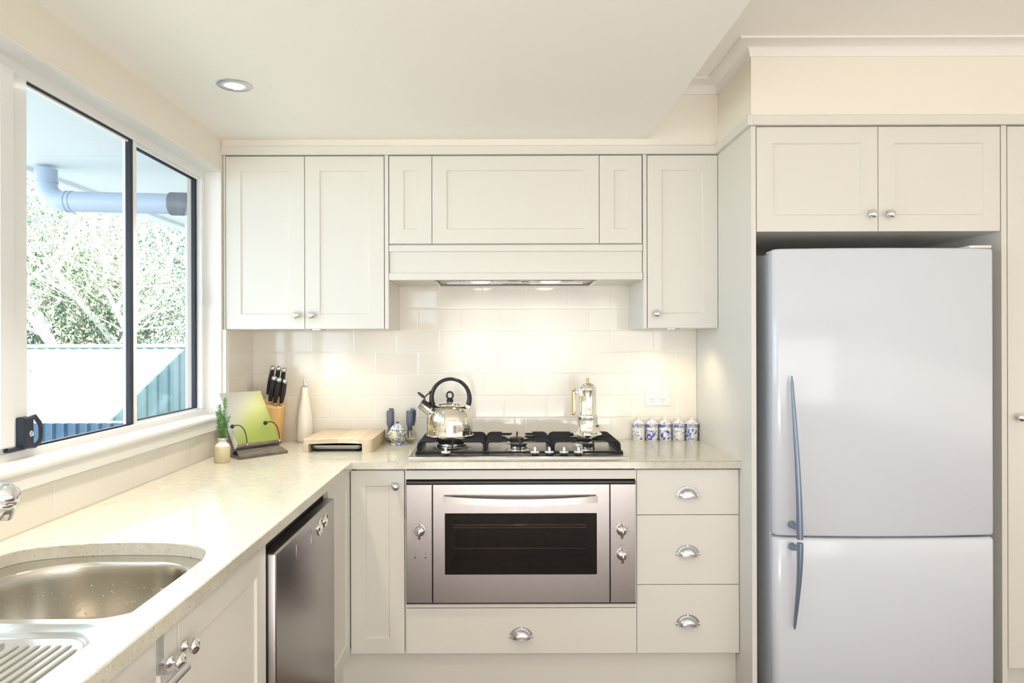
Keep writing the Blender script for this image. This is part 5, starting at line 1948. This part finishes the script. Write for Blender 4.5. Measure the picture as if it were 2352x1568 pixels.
b.build('elbow', 'grey_pl', t, smooth=60)
b = MB()
b.tube([(-1.340, YP, 1.94), (-1.340, YP, GZ + 0.002)], rP - 0.004, seg=28, up=(0, 1, 0))
b.tube([(-1.340, YP, 1.60), (-1.340, YP, 1.62)], rP, seg=28, up=(0, 1, 0))
b.build('downpipe', 'pvc', t, smooth=60)

# fence across the side yard
def corrugated(x0, x1, y, z0, z1, pitch, dep, steps=None):
    pts = []
    x = x0
    while x < x1:
        pts += [(x, y), (x + pitch * 0.18, y - dep), (x + pitch * 0.42, y - dep), (x + pitch * 0.60, y)]
        x += pitch
    pts.append((x1, y))
    b = MB()
    vv = [(px_, py_, z0) for px_, py_ in pts] + [(px_, py_, z1) for px_, py_ in pts] + [(px_, py_ + 0.002, z0) for px_, py_ in pts] + [(px_, py_ + 0.002, z1) for px_, py_ in pts]
    n = len(pts)
    ff = []
    for i in range(n - 1):
        ff.append([i, i + 1, n + i + 1, n + i])
        ff.append([2 * n + i, 2 * n + i + 1, 3 * n + i + 1, 3 * n + i])
        ff.append([n + i, n + i + 1, 3 * n + i + 1, 3 * n + i])
        ff.append([i, i + 1, 2 * n + i + 1, 2 * n + i])
    ff.append([0, n, 3 * n, 2 * n]); ff.append([n - 1, 2 * n - 1, 4 * n - 1, 3 * n - 1])
    b._merge(vv, ff)
    return b


t = thing('fence', 'green ribbed metal fence across the side yard, mostly in bright sun', 'fence', (-5, 7.0, GZ))
corrugated(-9.0, -1.45, 7.0, GZ + 0.02, 1.33, 0.11, 0.012).build('sheet', 'fence', t, smooth=0)
MB().box(-9.0, -1.45, 6.975, 7.03, 1.32, 1.357, 0.004).build('top_rail', 'fence', t, smooth=0)
MB().box(-9.0, -1.45, 6.975, 7.03, GZ, GZ + 0.06).build('bottom_rail', 'fence', t, smooth=0)
t = thing('garden_bed', 'low blue corrugated garden bed in shade just outside the window', 'garden bed', (-2.7, 4.8, GZ))
corrugated(-3.6, -1.75, 4.50, GZ + 0.002, 0.845, 0.075, 0.018).build('wall', 'bed', t, smooth=0)
MB().box(-3.6, -1.75, 4.52, 5.3, GZ + 0.002, 0.77).build('soil', 'ground', t, smooth=0)


def tree(x, y, zt, rad, seed, leafmat, label, nleaf, leafsize=0.05, twigmat='bark', zlow=1.0, spread=1.0):
    random.seed(seed)
    t = thing('tree', label, 'tree', (x, y, GZ), group='trees behind the fence')
    b = MB()
    tips = []
    def grow(p, d, L, r, lev):
        k = 4
        pts = [p.copy()]
        q = p.copy(); dd = d.copy()
        for i in range(k):
            dd = (dd + Vector((random.uniform(-.28, .28), random.uniform(-.28, .28), random.uniform(-.08, .2)))).normalized()
            q = q + dd * L / k
            pts.append(q.copy())
        b.tube(pts, [r * (1 - 0.5 * i / k) for i in range(k + 1)], seg=6 if lev else 10)
        if lev >= 2:
            tips.extend(pts[1:])
        if lev < 4:
            nb = 4 if lev < 3 else 3
            for i in range(nb):
                s = pts[random.randint(1 if lev else 2, k)]
                nd = (dd * 0.5 + Vector((random.uniform(-1, 1), random.uniform(-1, 1), random.uniform(-0.25, 0.8))) * spread).normalized()
                grow(s, nd, L * random.uniform(0.55, 0.78), r * 0.5, lev + 1)
    H = zt - GZ
    grow(Vector((x, y, GZ)), Vector((0, 0, 1)), H * 0.55, 0.10, 0)
    b.build('branches', twigmat, t, smooth=60)
    if nleaf:
        b = MB()
        vv, ff = [], []
        for i in range(nleaf):
            c = random.choice(tips) + Vector((random.gauss(0, rad), random.gauss(0, rad), random.gauss(0, rad)))
            if c.z < zlow:
                c.z = zlow + random.random() * 0.8
            n_ = Vector((random.gauss(0, 1), random.gauss(0, 1), random.gauss(0, 1))).normalized()
            u_ = n_.orthogonal().normalized(); v_ = n_.cross(u_)
            a = random.uniform(0, 6.28)
            u2 = u_ * math.cos(a) + v_ * math.sin(a); v2 = n_.cross(u2)
            s = leafsize * random.uniform(0.6, 1.3)
            k = len(vv)
            vv += [c - u2 * s * 0.9, c + v2 * s * 0.42 + n_ * s * 0.08, c + u2 * s * 0.9, c - v2 * s * 0.42 + n_ * s * 0.08]
            ff.append([k, k + 1, k + 2, k + 3])
        b._merge(vv, ff)
        b.build('foliage', leafmat, t, smooth=0)
    return t


tree(-6.6, 9.0, 3.5, 0.34, 11, 'leaf2', 'dense blue-green tree at the left of the window view', 20000, 0.034)
tree(-5.5, 9.6, 3.2, 0.32, 12, 'leaf', 'bushy mid-green tree in the middle of the window view', 17000, 0.032)
tree(-4.3, 8.6, 3.1, 0.26, 13, 'leaf3', 'pale tree with bare white branches in the right window pane', 7500, 0.028, 'twig', spread=1.2)
tree(-7.6, 10.2, 3.9, 0.36, 14, 'leaf', 'tall leafy tree furthest left behind the fence', 15000, 0.036)
tree(-5.6, 8.3, 2.6, 0.22, 15, 'leaf3', 'sparse sunlit tree just behind the fence beside the sash bar', 5000, 0.026, 'twig', spread=1.2)
tree(-3.6, 10.5, 3.2, 0.34, 16, 'leaf2', 'dark leafy tree behind the pale tree at the right', 15000, 0.034)
